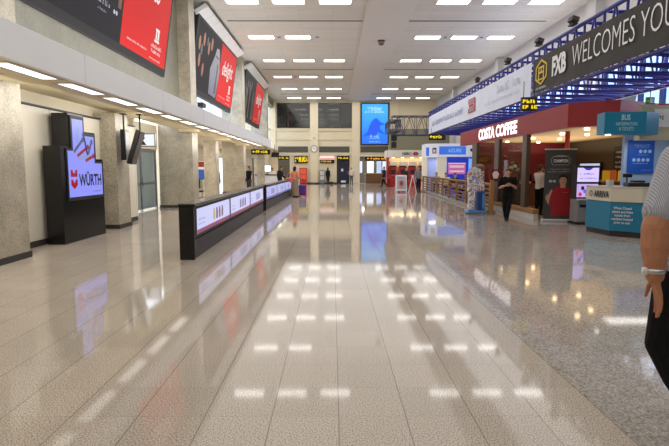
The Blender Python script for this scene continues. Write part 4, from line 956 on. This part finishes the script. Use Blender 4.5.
for i, (x, y_, c_, lab) in enumerate(((7.84, 14.65, (236, 176, 30), 'yellow snack packet, left one on the snack shelf'), (8.06, 14.7, (220, 110, 40), 'orange snack packet, middle one on the snack shelf'), (8.28, 14.65, (236, 200, 60), 'pale yellow snack packet, right one on the snack shelf'))):
    t = thing('snack_packet', lab, 'packet', (x, y_, 1.24), .2*i-.2, 'snack packets on the snack shelf')
    part('bag', MB().box((-.1, -.04, 0), (.1, .04, .3), bevel=.03), mat('packet%d' % i, c_, .35, 0, .15), t); part('seal', MB().box((-.09, -.006, .29), (.09, .006, .33)), mat('packet_seal', (200, 60, 40), .4), t)

# roll-up banner
t = thing('rollup_banner', 'dark roll-up banner with a smiling man in a red polo beside the coffee shop entrance', 'banner', (6.83, 15.35, 0), -.12)
part('base', MB().box((-.48, -.12, 0), (.48, .12, .08), bevel=.02), LGREY, t); part('pole', MB().tube((0, .04, .08), (0, .04, 2.18), .015), GREYM, t); part('top_bar', MB().box((-.46, -.025, 2.15), (.46, .025, 2.19), bevel=.008), LGREY, t)
part('print_sheet', MB().box((-.45, -.012, .08), (.45, -.008, 2.15)), mat('banner_dark_print', (66, 64, 64), .55), t)
M = FF((0, -.0125, 0))
def pr(nm, mt, fn): m_ = MB(); fn(m_); return part(nm, m_, mt, t)
pr('red_polo', mat('polo_red', (160, 24, 32), .6), lambda m_: poly(m_, M, [(-.22, .2), (.36, .2), (.40, .55), (.36, .95), (.22, 1.08), (.08, 1.02), (-.06, 1.08), (-.2, .95), (-.26, .75)], .003))
pr('printed_arm', mat('print_skin', (196, 146, 120), .6), lambda m_: [poly(m_, M, [(-.2, .95), (-.27, .72), (-.3, .5), (-.36, .62), (-.33, .8), (-.24, .98)], .004), poly(m_, M, [(-.36, .62), (-.40, .72), (-.36, .84), (-.31, .78)], .004), poly(m_, M, [(.02, 1.02), (.16, 1.02), (.17, 1.14), (.01, 1.14)], .004), disc(m_, M, .09, 1.24, .105, .145, .005)])
pr('printed_hair', mat('print_hair', (34, 26, 24), .6), lambda m_: poly(m_, M, [(-.02, 1.26), (-.03, 1.36), (.04, 1.42), (.14, 1.42), (.21, 1.36), (.2, 1.26), (.16, 1.34), (.03, 1.34)], .007))
pr('printed_face', mat('print_face_dark', (70, 40, 36), .6), lambda m_: [disc(m_, M, .05, 1.27, .014, .008, .008, 8), disc(m_, M, .13, 1.27, .014, .008, .008, 8), poly(m_, M, [(.05, 1.18), (.13, 1.18), (.11, 1.165), (.07, 1.165)], .008)])
pr('plaque', mat('plaque_grey', (150, 146, 140), .6), lambda m_: [poly(m_, M, [(-.28, 1.78), (-.22, 1.70), (.22, 1.70), (.28, 1.78), (.28, 1.88), (.22, 1.96), (.08, 2.0), (-.08, 2.0), (-.22, 1.96), (-.28, 1.88)], .002)])
pr('plaque_inner', mat('plaque_dark', (50, 48, 48), .6), lambda m_: [poly(m_, M, [(-.26, 1.79), (-.21, 1.72), (.21, 1.72), (.26, 1.79), (.26, 1.87), (.21, 1.94), (-.21, 1.94), (-.26, 1.87)], .004)])
text('plaque_lettering', 'CHAMPION', M @ Matrix.Translation((0, 1.83, .004)), .42, .10, WHITE_L, t, 0, .02)
pr('small_print', mat('print_pale', (176, 174, 170), .6), lambda m_: [scribble(m_, M, -.3, 1.56, .6, .035, .004, 71), scribble(m_, M, -.38, 1.49, .76, .035, .004, 72), disc(m_, M, -.27, 1.22, .05, .04, .004), disc(m_, M, -.16, 1.22, .05, .04, .004), scribble(m_, M, .1, .88, .14, .02, .005, 73)])
pr('red_strip', mat('strip_red', (190, 40, 40), .6), lambda m_: scribble(m_, M, -.22, .12, .3, .035, .004, 74))

# touchscreen terminal
t = thing('touchscreen_terminal', 'grey terminal with two glowing purple screens left of the teal counter', 'terminal', (7.33, 14.75, 0), -.05)
part('base_plate', MB().box((-.36, -.3, 0), (.36, .3, .06), bevel=.01), BLACKM, t); part('cabinet', MB().box((-.33, -.26, .06), (.33, .26, .72), bevel=.02), mat('terminal_grey', (138, 138, 138), .4), t)
part('slot', MB().box((-.26, -.275, .5), (.26, -.26, .58)), BLACK, t); part('shelf', MB().box((-.34, -.36, .70), (.34, -.2, .74), bevel=.01), LGREY, t)
part('upper_cabinet', MB().box((-.33, -.1, .72), (.33, .26, 1.68), bevel=.02), DARK, t)
M = FF((0, -.101, 0)); p_ = MB(); plate(p_, M, -.3, .78, .3, 1.16); s1 = part('lower_screen', p_, em('terminal_pink', (200, 170, 235), .9), t)
p_ = MB()
for q in range(7): p_.use([em('blob_red', (220, 60, 90), .8), em('blob_dark', (60, 30, 90), .6), em('blob_blue', (90, 110, 240), .9)][q % 3]); disc(p_, M, -.2+.065*q, .86+.09*((q*5) % 3), .05, .06, .006+.0005*q, 10)
part('picture', p_, WHITE, s1)
p_ = MB(); plate(p_, M, -.3, 1.22, .3, 1.62); s1 = part('upper_screen', p_, em('terminal_lilac', (206, 190, 250), 1.1), t)
p_ = MB(); poly(p_, M, [(-.14, 1.62), (.14, 1.62), (.05, 1.55), (-.05, 1.55)], .006); scribble(p_, M, -.22, 1.42, .44, .06, .006, 81); scribble(p_, M, -.24, 1.3, .48, .05, .006, 82); part('print', p_, em('terminal_violet', (90, 70, 180), .6), s1)

# ------------------------------------------------------------------ bus ticket counter
t = thing('ticket_counter', 'teal and cream ticket counter with dark plinth and white print', 'counter', (6.5, 12.5, 0))
o_ = [(0, .5), (.16, -.46), (1.3, -1.35), (2.4, -1.35), (2.4, -.6), (1.55, -.6), (.75, .1), (.7, .6)]
o_ = [(0, .5), (.12, -.46), (.62, -.92), (2.2, -.92), (2.2, -.2), (.85, -.2), (.7, .6)]
o_ = [(.0, .52), (.08, -.47), (.56, -.91), (2.0, -1.0), (2.0, -.3), (.95, -.1), (.72, .6)]
def inset(pts, k):
    c_ = V((sum(p[0] for p in pts)/len(pts), sum(p[1] for p in pts)/len(pts))); return [tuple(c_+(V(p)-c_)*k) for p in pts]
part('plinth', MB().prism(inset(o_, .97), 0, .13), mat('plinth_brown', (44, 36, 36), .5), t)
part('front_panel', MB().prism(o_, .13, .80), TEAL, t); part('shadow_gap', MB().prism(inset(o_, .985), .80, .82), DARK, t)
part('cream_band', MB().prism(inset(o_, 1.01), .82, 1.14), OFFW, t); part('countertop', MB().prism(inset(o_, 1.02), 1.14, 1.17), mat('counter_top_grey', (196, 190, 176), .35), t)
pa, p0, p1 = V((0, .52, 0)), V((.08, -.47, 0)), V((.56, -.91, 0)); p2 = V((2.0, -1.0, 0))
Ma = frame(pa.lerp(p0, .5)+V((-.016, 0, 0)), p0-pa, (0, 0, 1)); Mb = frame(p0+V((-.01, -.012, 0)), p1-p0, (0, 0, 1))
text('lettering', 'ARRIVA', Ma @ Matrix.Translation((.16, .985, .006)), .60, .16, BLACKM, t, 0, .03)
p_ = MB(); Mr = Ma @ Matrix.Translation((-.27, .985, .006))
for (r_, s_) in ((.075, 0),):
    n = 24
    for q in range(n): 
        a, b_ = 2*PI*q/n, 2*PI*(q+1)/n; poly(p_, Mr, [(r_*math.cos(a), r_*math.sin(a)), (r_*math.cos(b_), r_*math.sin(b_)), (r_*.72*math.cos(b_), r_*.72*math.sin(b_)), (r_*.72*math.cos(a), r_*.72*math.sin(a))], .003)
poly(p_, Mr, [(-.02, -.05), (.0, -.05), (.02, .05), (0, .05)], .003); part('round_emblem', p_, mat('emblem_grey2', (110, 110, 112), .5), t)
text('white_print', 'When Closed\nplease purchase\ntickets from\nmachine located\nprior to exit', Mb @ Matrix.Translation((.27, .50, .006)), .44, .42, WHITE_L, t, 0, .012)
struct('wall_right_ticket', MB().box((7.55, 13.3, 0), (9.3, 13.4, 2.5)), mat('pale_blue_panel', (150, 178, 214), .45))
t = thing('poster', 'blue poster with rows of white circles on the pale wall behind the ticket counter', 'poster', (7.98, 13.29, 1.47))
part('sheet', MB().box((-.34, -.02, 0), (.34, -.0, .86)), mat('poster_blue', (16, 70, 160), .4, 0, .15), t)
M = FF((0, -.021, 0)); p_ = MB()
for x in (-.02, .1, .22): disc(p_, M, x, .57, .045, d=.003, n=14)
for x in (-.2, -.08, .04, .16): disc(p_, M, x+.02, .35, .045, d=.003, n=14)
for (x, y_, w_, sd) in ((-.2, .72, .42, 91), (-.15, .67, .36, 92), (-.1, .47, .3, 93), (-.2, .25, .4, 94), (-.0, .08, .28, 95)): scribble(p_, M, x, y_, w_, .025, .003, sd)
part('circles_print', p_, mat('poster_pale', (150, 190, 236), .5), t)
t = thing('ticket_printer', 'black ticket machine with a raised display on the teal counter', 'till', (7.05, 12.15, 1.17), -.1)
part('body', MB().box((-.06, -.15, 0), (.42, .15, .1), bevel=.02), BLACK, t); part('hood', MB().box((.08, -.1, .1), (.34, .12, .15), bevel=.02), BLACKM, t); part('pole', MB().tube((-.04, 0, .0), (-.04, 0, .24), .018), BLACKM, t); part('display', MB().box((-.14, -.04, .22), (.06, .02, .31), bevel=.01), BLACK, t)
tag(part('paper_stack', MB().box((6.72, 12.4, 1.17), (6.84, 12.55, 1.32), bevel=.01), LGREY), 'small grey box on the teal counter left of the ticket machine', 'box')
# canopy
t = thing('bus_canopy', 'bright teal canopy sign with white print above the ticket counter', 'sign', (6.32, 12.0, 2.4))
part('panel', MB().prism([(0, 0), (.9, -.12), (1.42, .25), (1.42, .75), (.9, .5), (.08, .5)], 0, .5), TEAL_L, t)
Mx = frame((0, 0, 0), (.9, -.12, 0), (0, 0, 1))
text('large_lettering', 'BUS', Mx @ Matrix.Translation((.46, .375, .003)), .19, .13, mat('pale_teal_letter', (190, 226, 240), .5), t, 0, .02)
text('small_lettering', 'INFORMATION\n& TICKETS', Mx @ Matrix.Translation((.48, .17, .003)), .46, .19, mat('pale_teal_letter', (190, 226, 240), .5), t, 0, .0)
part('bracket', MB().box((1.3, .4, .1), (1.42, .76, .4)), GREYM, t)
part('under_lamp', MB().lathe([(.06, -.02), (.06, 0)], (.2, .2, 0)), em('canopy_lamp', (255, 250, 235), 5), t)
struct('trim_10', MB().box((7.6, 12.75, 2.3), (9.5, 13.0, 2.42)).box((7.62, 12.75, 2.42), (9.5, 12.95, 3.15)), mat('post_cream', (196, 192, 168), .5))
t = thing('wall_sign', 'white sign with a black symbol on the cream post at the right edge', 'sign', (8.06, 12.74, 2.62))
part('plate', MB().box((-.14, -.02, 0), (.26, 0, .44)), WHITE_L, t); p_ = MB(); scribble(p_, FF((0, -.021, 0)), -.05, .18, .25, .12, .003, 97); part('symbol', p_, BLACKM, t)
t = thing('exit_sign', 'small green emergency exit sign above the teal canopy', 'sign', (7.62, 12.45, 3.13))
part('box', MB().box((-.1, -.02, 0), (.1, .02, .17)), mat('exit_green', (30, 110, 60), .4, 0, .3), t); p_ = MB(); M = FF((0, -.021, 0)); plate(p_, M, -.02, .03, .07, .14); poly(p_, M, [(-.08, .08), (-.05, .11), (-.05, .05)], .003); part('symbol', p_, WHITE_L, t); part('hanger', MB().tube((0, 0, .17), (0, 0, .4), .01), BLACKM, t)

# ------------------------------------------------------------------ fence, rack
A = V((5.57, 17.95, 0)); B = V((6.33, 35.7, 0)); L_ = (B-A).length; ang = math.atan2(B.y-A.y, B.x-A.x)
ft = thing('fence', 'honey coloured wooden slat fence along the cafe seating', 'fence', A, ang)
nb_ = 9
for i in range(nb_+1): part('post', MB().box((L_*i/nb_-.06, -.05, .12), (L_*i/nb_+.06, .05, 1.04), bevel=.008), WOOD, ft)
part('top_rail', MB().box((-.08, -.07, 1.04), (L_+.08, .07, 1.09), bevel=.01), WOOD, ft)
for i in range(nb_):
    s_ = MB()
    for z_ in (.2, .36, .52, .68, .84, .98): s_.box((L_*i/nb_+.06, -.015, z_), (L_*(i+1)/nb_-.06, .015, z_+.075))
    part('slat_panel', s_, WOOD_D, ft)
part('end_panel', MB().box((-.2, -.06, 0), (-.06, .06, 1.2), bevel=.01), mat('orange_wood', (176, 122, 60), .5), ft)
part('kerb', MB().box((-.1, -.16, 0), (L_+.1, .10, .12), bevel=.01), mat('kerb_grey', (150, 146, 140), .6), ft)
t = thing('cup_sign', 'small dark red sign with a white cup on the end of the wooden fence', 'sign', (5.72, 18.0, 1.15))
part('board', MB().box((-.18, -.03, .03), (.2, .03, .42), bevel=.01), REDIN, t); part('foot', MB().box((-.1, -.05, 0), (.1, .05, .03)), BLACKM, t); p_ = MB(); M = FF((0, -.031, 0)); poly(p_, M, [(-.06, .1), (.08, .1), (.13, .26), (.06, .36), (-.04, .36), (-.11, .26)]); part('white_cup', p_, WHITE_L, t)
t = thing('magazine_rack', 'tall rack of wrapped colourful magazines on a light blue base beside the fence', 'display rack', (5.06, 18.0, 0))
LB = mat('light_blue_plastic', (96, 150, 206), .4)
part('base', MB().box((-.38, -.3, .04), (.34, .3, .14), bevel=.03), LB, t)
for sx in (-1, 1):
    for sy in (-1, 1): part('wheel', MB().tube((sx*.28-.02, sy*.22, .03), (sx*.28+.02, sy*.22, .03), .03, seg=12), BLACKM, t)
part('bin', MB().box((0.02, -.24, .14), (.32, .24, .78), bevel=.03), mat('blue_bin', (36, 70, 140), .4), t); part('bin_panel', MB().box((.2, -.255, .2), (.31, -.24, .74)), LB, t)
part('pole', MB().tube((-.05, .1, .14), (-.05, .1, 1.6), .02), GREYM, t)
PM = [patch_mat('magazines_white', [(226, 226, 230), (200, 210, 230), (196, 120, 120), (120, 140, 190), (236, 236, 236), (214, 200, 190)], 19), patch_mat('magazines_plaid', [(206, 150, 150), (220, 210, 210), (150, 110, 120), (230, 226, 226), (120, 150, 200)], 22)]
k = 0
for (x, z_, w_, h_, tx, mi, y_) in ((-.2, .78, .36, .38, .05, 0, -.12), (.12, .8, .34, .36, -.05, 1, -.14), (-.2, 1.14, .36, .34, .08, 0, -.05), (.12, 1.14, .36, .36, -.04, 1, -.07), (-.06, 1.42, .44, .22, .0, 0, -.03), (-.24, .14, .24, .36, .06, 0, -.16), (-.22, .46, .26, .34, .03, 0, -.18)):
    M_ = Matrix.Translation((x, y_, z_)) @ Euler((-.15, tx, 0)).to_matrix().to_4x4(); k += 1
    part('magazine_bundle', MB().box((-w_/2, -.11, 0), (w_/2, .11, h_), M_, .035), PM[mi], t)
bb = MB().ball((.12, 0, 1.66), (.2, .17, .1), 14).ball((.24, .02, 1.58), (.12, .14, .1), 12); part('top_sack', bb, mat('sack_brown', (134, 104, 84), .7, var=.2, scale=20), t, True)

for o in bpy.data.objects:
    if o.name == 'magazine_rack': o.scale = (.86, .9, 1)
# folding boards
def aboard(label, loc, rz):
    t = thing('folding_board', label, 'sign board', loc, rz, 'white folding boards')
    for s_ in (-1, 1):
        M_ = Matrix.Rotation(s_*.2, 4, 'X')
        M_ = Matrix.Translation((0, s_*.26, 0)) @ Matrix.Rotation(s_*.215, 4, 'X')
        fr = MB()
        for (a, b_, c_, d_) in ((-.37, 0, -.31, 1.18), (.31, 0, .37, 1.18), (-.31, 1.1, .31, 1.18), (-.31, .12, .31, .2)): fr.box((a, -.02, b_), (c_, .02, d_), M_)
        f_ = part('frame', fr, WHITE, t); sh = part('poster_sheet', MB().box((-.31, -.008, .2), (.31, .008, 1.1), M_), mat('board_grey', (176, 170, 172), .5), f_)
    M_ = Matrix.Translation((0, -.26, 0)) @ Matrix.Rotation(-.215, 4, 'X') @ FF((0, -.009, 0)); M_ = Matrix.Translation((0, -.26, 0)) @ Matrix.Rotation(-.215, 4, 'X') @ FF((0, -.009, 0))
    p_ = MB(); disc(p_, M_, 0, .6, .2, .26); part('round_picture', p_, mat('board_pink', (196, 120, 124), .5), t); p_ = MB(); disc(p_, M_, 0, .62, .1, .14, .006); scribble(p_, M_, -.22, .96, .44, .07, .005, 3); scribble(p_, M_, -.2, .26, .4, .05, .005, 4); part('print', p_, mat('board_print', (110, 66, 70), .5), t)
    return t
aboard('white folding board facing the camera with a pink round picture', (4.64, 34.6, 0), .05)
aboard('white folding board seen edge-on as an A beside the grey shirted person', (5.36, 34.2, 0), 1.45)

# bank booth with red machines
t = thing('bank_booth', 'cream booth with a curved white fascia and bank name above red machines', 'booth', (4.8, 44.6, 0))
pts = [(-.05, .0), (.6, -.25), (1.6, -.4), (2.8, -.35), (4.2, -.1), (4.2, 2.5), (-.05, 2.5)]
part('fascia', MB().prism(pts, 2.55, 3.18), mat('booth_cream', (222, 218, 206), .5), t)
part('back_wall', MB().box((0, 1.4, 0), (4.2, 1.5, 2.55)), mat('booth_wall', (190, 170, 140), .6), t); part('side_wall', MB().box((0, .3, 0), (.12, 1.4, 2.55)), mat('booth_red_side', (166, 40, 34), .5), t)
Mx = frame((1.55, -.425, 2.87), (1, 0, 0), (0, 0, 1))
text('lettering', 'HSBC', Mx, .70, .24, mat('bank_grey', (70, 66, 70), .5), t, 0, .03); p_ = MB()
Mx2 = Mx @ Matrix.Translation((.8, 0, .004)); 
for sgn in (-1, 1): poly(p_, Mx2, [(sgn*.26, 0), (sgn*.12, .15), (0, 0), (sgn*.12, -.15)], .002)
poly(p_, Mx2, [(-.12, .15), (.12, .15), (0, .02)], .003); poly(p_, Mx2, [(-.12, -.15), (.12, -.15), (0, -.02)], .003)
part('red_emblem', p_, mat('bank_red', (180, 40, 44), .5), t)
ml = MB()
for x in (.5, 1.3, 2.1, 2.9): ml.tube((x, .1, 2.53), (x, .1, 2.55), .12, seg=12)
part('downlights', ml, em('booth_lamp', (255, 236, 190), 8), t)
for i in range(4):
    t = thing('cash_machine', 'red cash machine under the curved booth, %s' % ('leftmost one', 'second from left', 'third from left', 'rightmost one')[i], 'cash machine', (5.35+.85*i, 45.5, 0), 0, 'red cash machines')
    part('cabinet', MB().box((-.33, -.3, 0), (.33, .3, 1.75), bevel=.02), mat('atm_red', (186, 40, 34), .4), t); part('header', MB().box((-.33, -.42, 1.85), (.33, .1, 2.2), Matrix.Rotation(-.0, 4, 'X'), .02), mat('atm_white', (226, 222, 214), .4), t)
    part('neck', MB().box((-.28, -.2, 1.75), (.28, .1, 1.85)), BLACKM, t); p_ = MB(); plate(p_, FF((0, -.301, 0)), -.2, 1.1, .2, 1.5); part('screen', p_, mat('atm_screen', (44, 50, 66), .2, 0, .05), t); part('keypad', MB().box((-.2, -.4, .92), (.2, -.3, 1.0), bevel=.01), GREYM, t)
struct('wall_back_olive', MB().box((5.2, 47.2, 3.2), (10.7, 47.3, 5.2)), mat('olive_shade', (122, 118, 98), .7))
# blue and white kiosk
t = thing('travel_kiosk', 'white kiosk with bright blue name panel and blue window behind the fence', 'kiosk', (6.7, 36.4, 0))
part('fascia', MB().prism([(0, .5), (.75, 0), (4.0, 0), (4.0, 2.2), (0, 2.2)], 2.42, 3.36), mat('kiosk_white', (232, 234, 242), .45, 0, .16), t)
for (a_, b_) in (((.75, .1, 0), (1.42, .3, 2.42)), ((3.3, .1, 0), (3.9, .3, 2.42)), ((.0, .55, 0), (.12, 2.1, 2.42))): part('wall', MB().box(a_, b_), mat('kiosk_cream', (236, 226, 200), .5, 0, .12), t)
part('back_panel', MB().box((.1, 2.0, 0), (3.9, 2.1, 2.42)), mat('kiosk_back', (150, 160, 200), .5), t)
Mk = FF((0, -.004, 0)); p_ = MB(); plate(p_, Mk, .85, 2.58, 2.75, 3.16); bp_ = part('name_panel', p_, em('kiosk_blue', (60, 112, 222), .8), t)
text('lettering', 'AZURE', Mk @ Matrix.Translation((1.95, 2.87, .003)), .95, .26, em('kiosk_pale', (130, 180, 250), .8), bp_, 0, .02)
Ms_ = frame((0, .5, 0), (.75, -.5, 0), (0, 0, 1)) @ Matrix.Translation((0, 0, .004))
p_ = MB(); plate(p_, Ms_, .02, 2.5, .25, 3.1); part('side_panel', p_, em('kiosk_blue', (60, 112, 222), .8), t)
p_ = MB(); plate(p_, Ms_, .5, 2.66, .8, 3.06); part('dark_frame', p_, mat('kiosk_frame', (66, 56, 66), .5), t); p_ = MB(); plate(p_, Ms_, .56, 2.72, .74, 2.94, .006); part('picture', p_, mat('kiosk_pic', (210, 180, 190), .5, 0, .3), t)
p_ = MB(); plate(p_, Mk, 1.42, 1.2, 3.3, 2.42); part('window_panel', p_.box((1.42, .1, .0), (3.3, .14, 1.2)), em('kiosk_window_blue', (40, 62, 200), .6), t)
p_ = MB(); plate(p_, Mk, 1.5, 1.2, 2.75, 2.0, .004); part('pink_poster', p_, em('poster_pinkish', (206, 110, 170), .7), t); p_ = MB()
plate(p_, Mk, 1.5, 1.92, 2.75, 2.0, .006); plate(p_, Mk, 1.6, 1.66, 2.65, 1.82, .006); plate(p_, Mk, 1.6, 1.34, 2.65, 1.46, .006); part('poster_stripe', p_, em('poster_stripe', (232, 200, 216), .7), t)
p_ = MB(); plate(p_, Mk, 2.95, 1.2, 3.25, 2.3, .004); part('light_strip', p_, em('kiosk_strip', (120, 170, 250), .9), t)
p_ = MB(); disc(p_, Mk, 3.2, 2.9, .17, .12); part('dark_emblem', p_, mat('kiosk_mark', (36, 60, 110), .5), t)

# ------------------------------------------------------------------ lights, world, camera
def area(name, loc, sx, sy, power, col=(1, .97, .92), rot=(0, 0, 0)):
    l = bpy.data.lights.new(name, 'AREA'); l.shape = 'RECTANGLE'; l.size = sx; l.size_y = sy; l.energy = power; l.color = col
    o = bpy.data.objects.new(name, l); C.objects.link(o); o.location = loc; o.rotation_euler = rot; return o
NC = (1, .985, .96)
area('ceiling_fill', (0, 9.5, HZ-.14), 10, 34, 850, NC); area('ceiling_fill', (0, 40, HZ-.14), 10, 27, 800, NC); area('ceiling_fill', (8.4, 24, HZ-.14), 3, 50, 450, NC)  # added broad soft fill below the ceiling, on top of the panels
area('ledge_fill', (-5.0, 18, 3.6), 1.2, 34, 420, (.97, .98, 1), (PI, 0, 0)); area('roof_fill', (10.0, 20, 3.5), 1.0, 30, 380, (.95, .97, 1), (PI, 0, 0))  # added upward fill to brighten the ceiling, no fittings stand here
area('daylight', (10.6, 22.5, 4.3), 20, 2.2, 340, (.88, .93, 1), (PI/2, 0, PI/2))
for y in (2, 8, 14, 20, 26, 32): area('soffit_lamp', (-5.2, y, 3.03), 1.5, 5.5, 72, rot=(0, .80, 0))
for y in (24, 34, 44): area('back_room_lamp', (-8.2, y, 3.2), 1.0, 5, 130)
area('cafe_bounce_fill', (8.6, 16.2, 2.2), 3.2, 3.2, 34, (1, .84, .62), (PI, 0, 0)); area('cafe_bounce_fill', (8.4, 20.4, 2.2), 3.4, 4.6, 75, (1, .84, .62), (PI, 0, 0))  # added upward fill, bounced off the cafe ceiling, no fittings modelled
area('booth_lamp', (6.8, 45.6, 2.5), 3.4, 1.2, 40, (1, .85, .6)); area('kiosk_lamp', (8.4, 37.6, 2.38), 2.5, .8, 40, (.8, .85, 1))
area('shop_lamp', (4.5, 56, 2.9), 2.5, 2, 140); area('ticket_lamp', (7.6, 12.7, 2.28), 1.2, .5, 6); area('lobby_lamp', (-5, 47, 3.3), 1, 8, 60)
w = bpy.data.worlds.new('World'); scene.world = w; w.use_nodes = True; bg = w.node_tree.nodes['Background']
bg.inputs[0].default_value = (.86, .92, 1.0, 1); bg.inputs[1].default_value = 3.2

cam = bpy.data.cameras.new('Camera'); co = bpy.data.objects.new('Camera', cam); C.objects.link(co); scene.camera = co
cam.sensor_width = 36; cam.sensor_fit = 'HORIZONTAL'; cam.lens = 510/669*36; cam.clip_start = .05; cam.clip_end = 300
co.location = (0, 0, 1.6); co.rotation_euler = (PI/2 - math.atan(54.5/510), 0, -2/510)
scene.view_settings.view_transform = 'Standard'; scene.view_settings.look = 'None'; scene.view_settings.exposure = 0.14
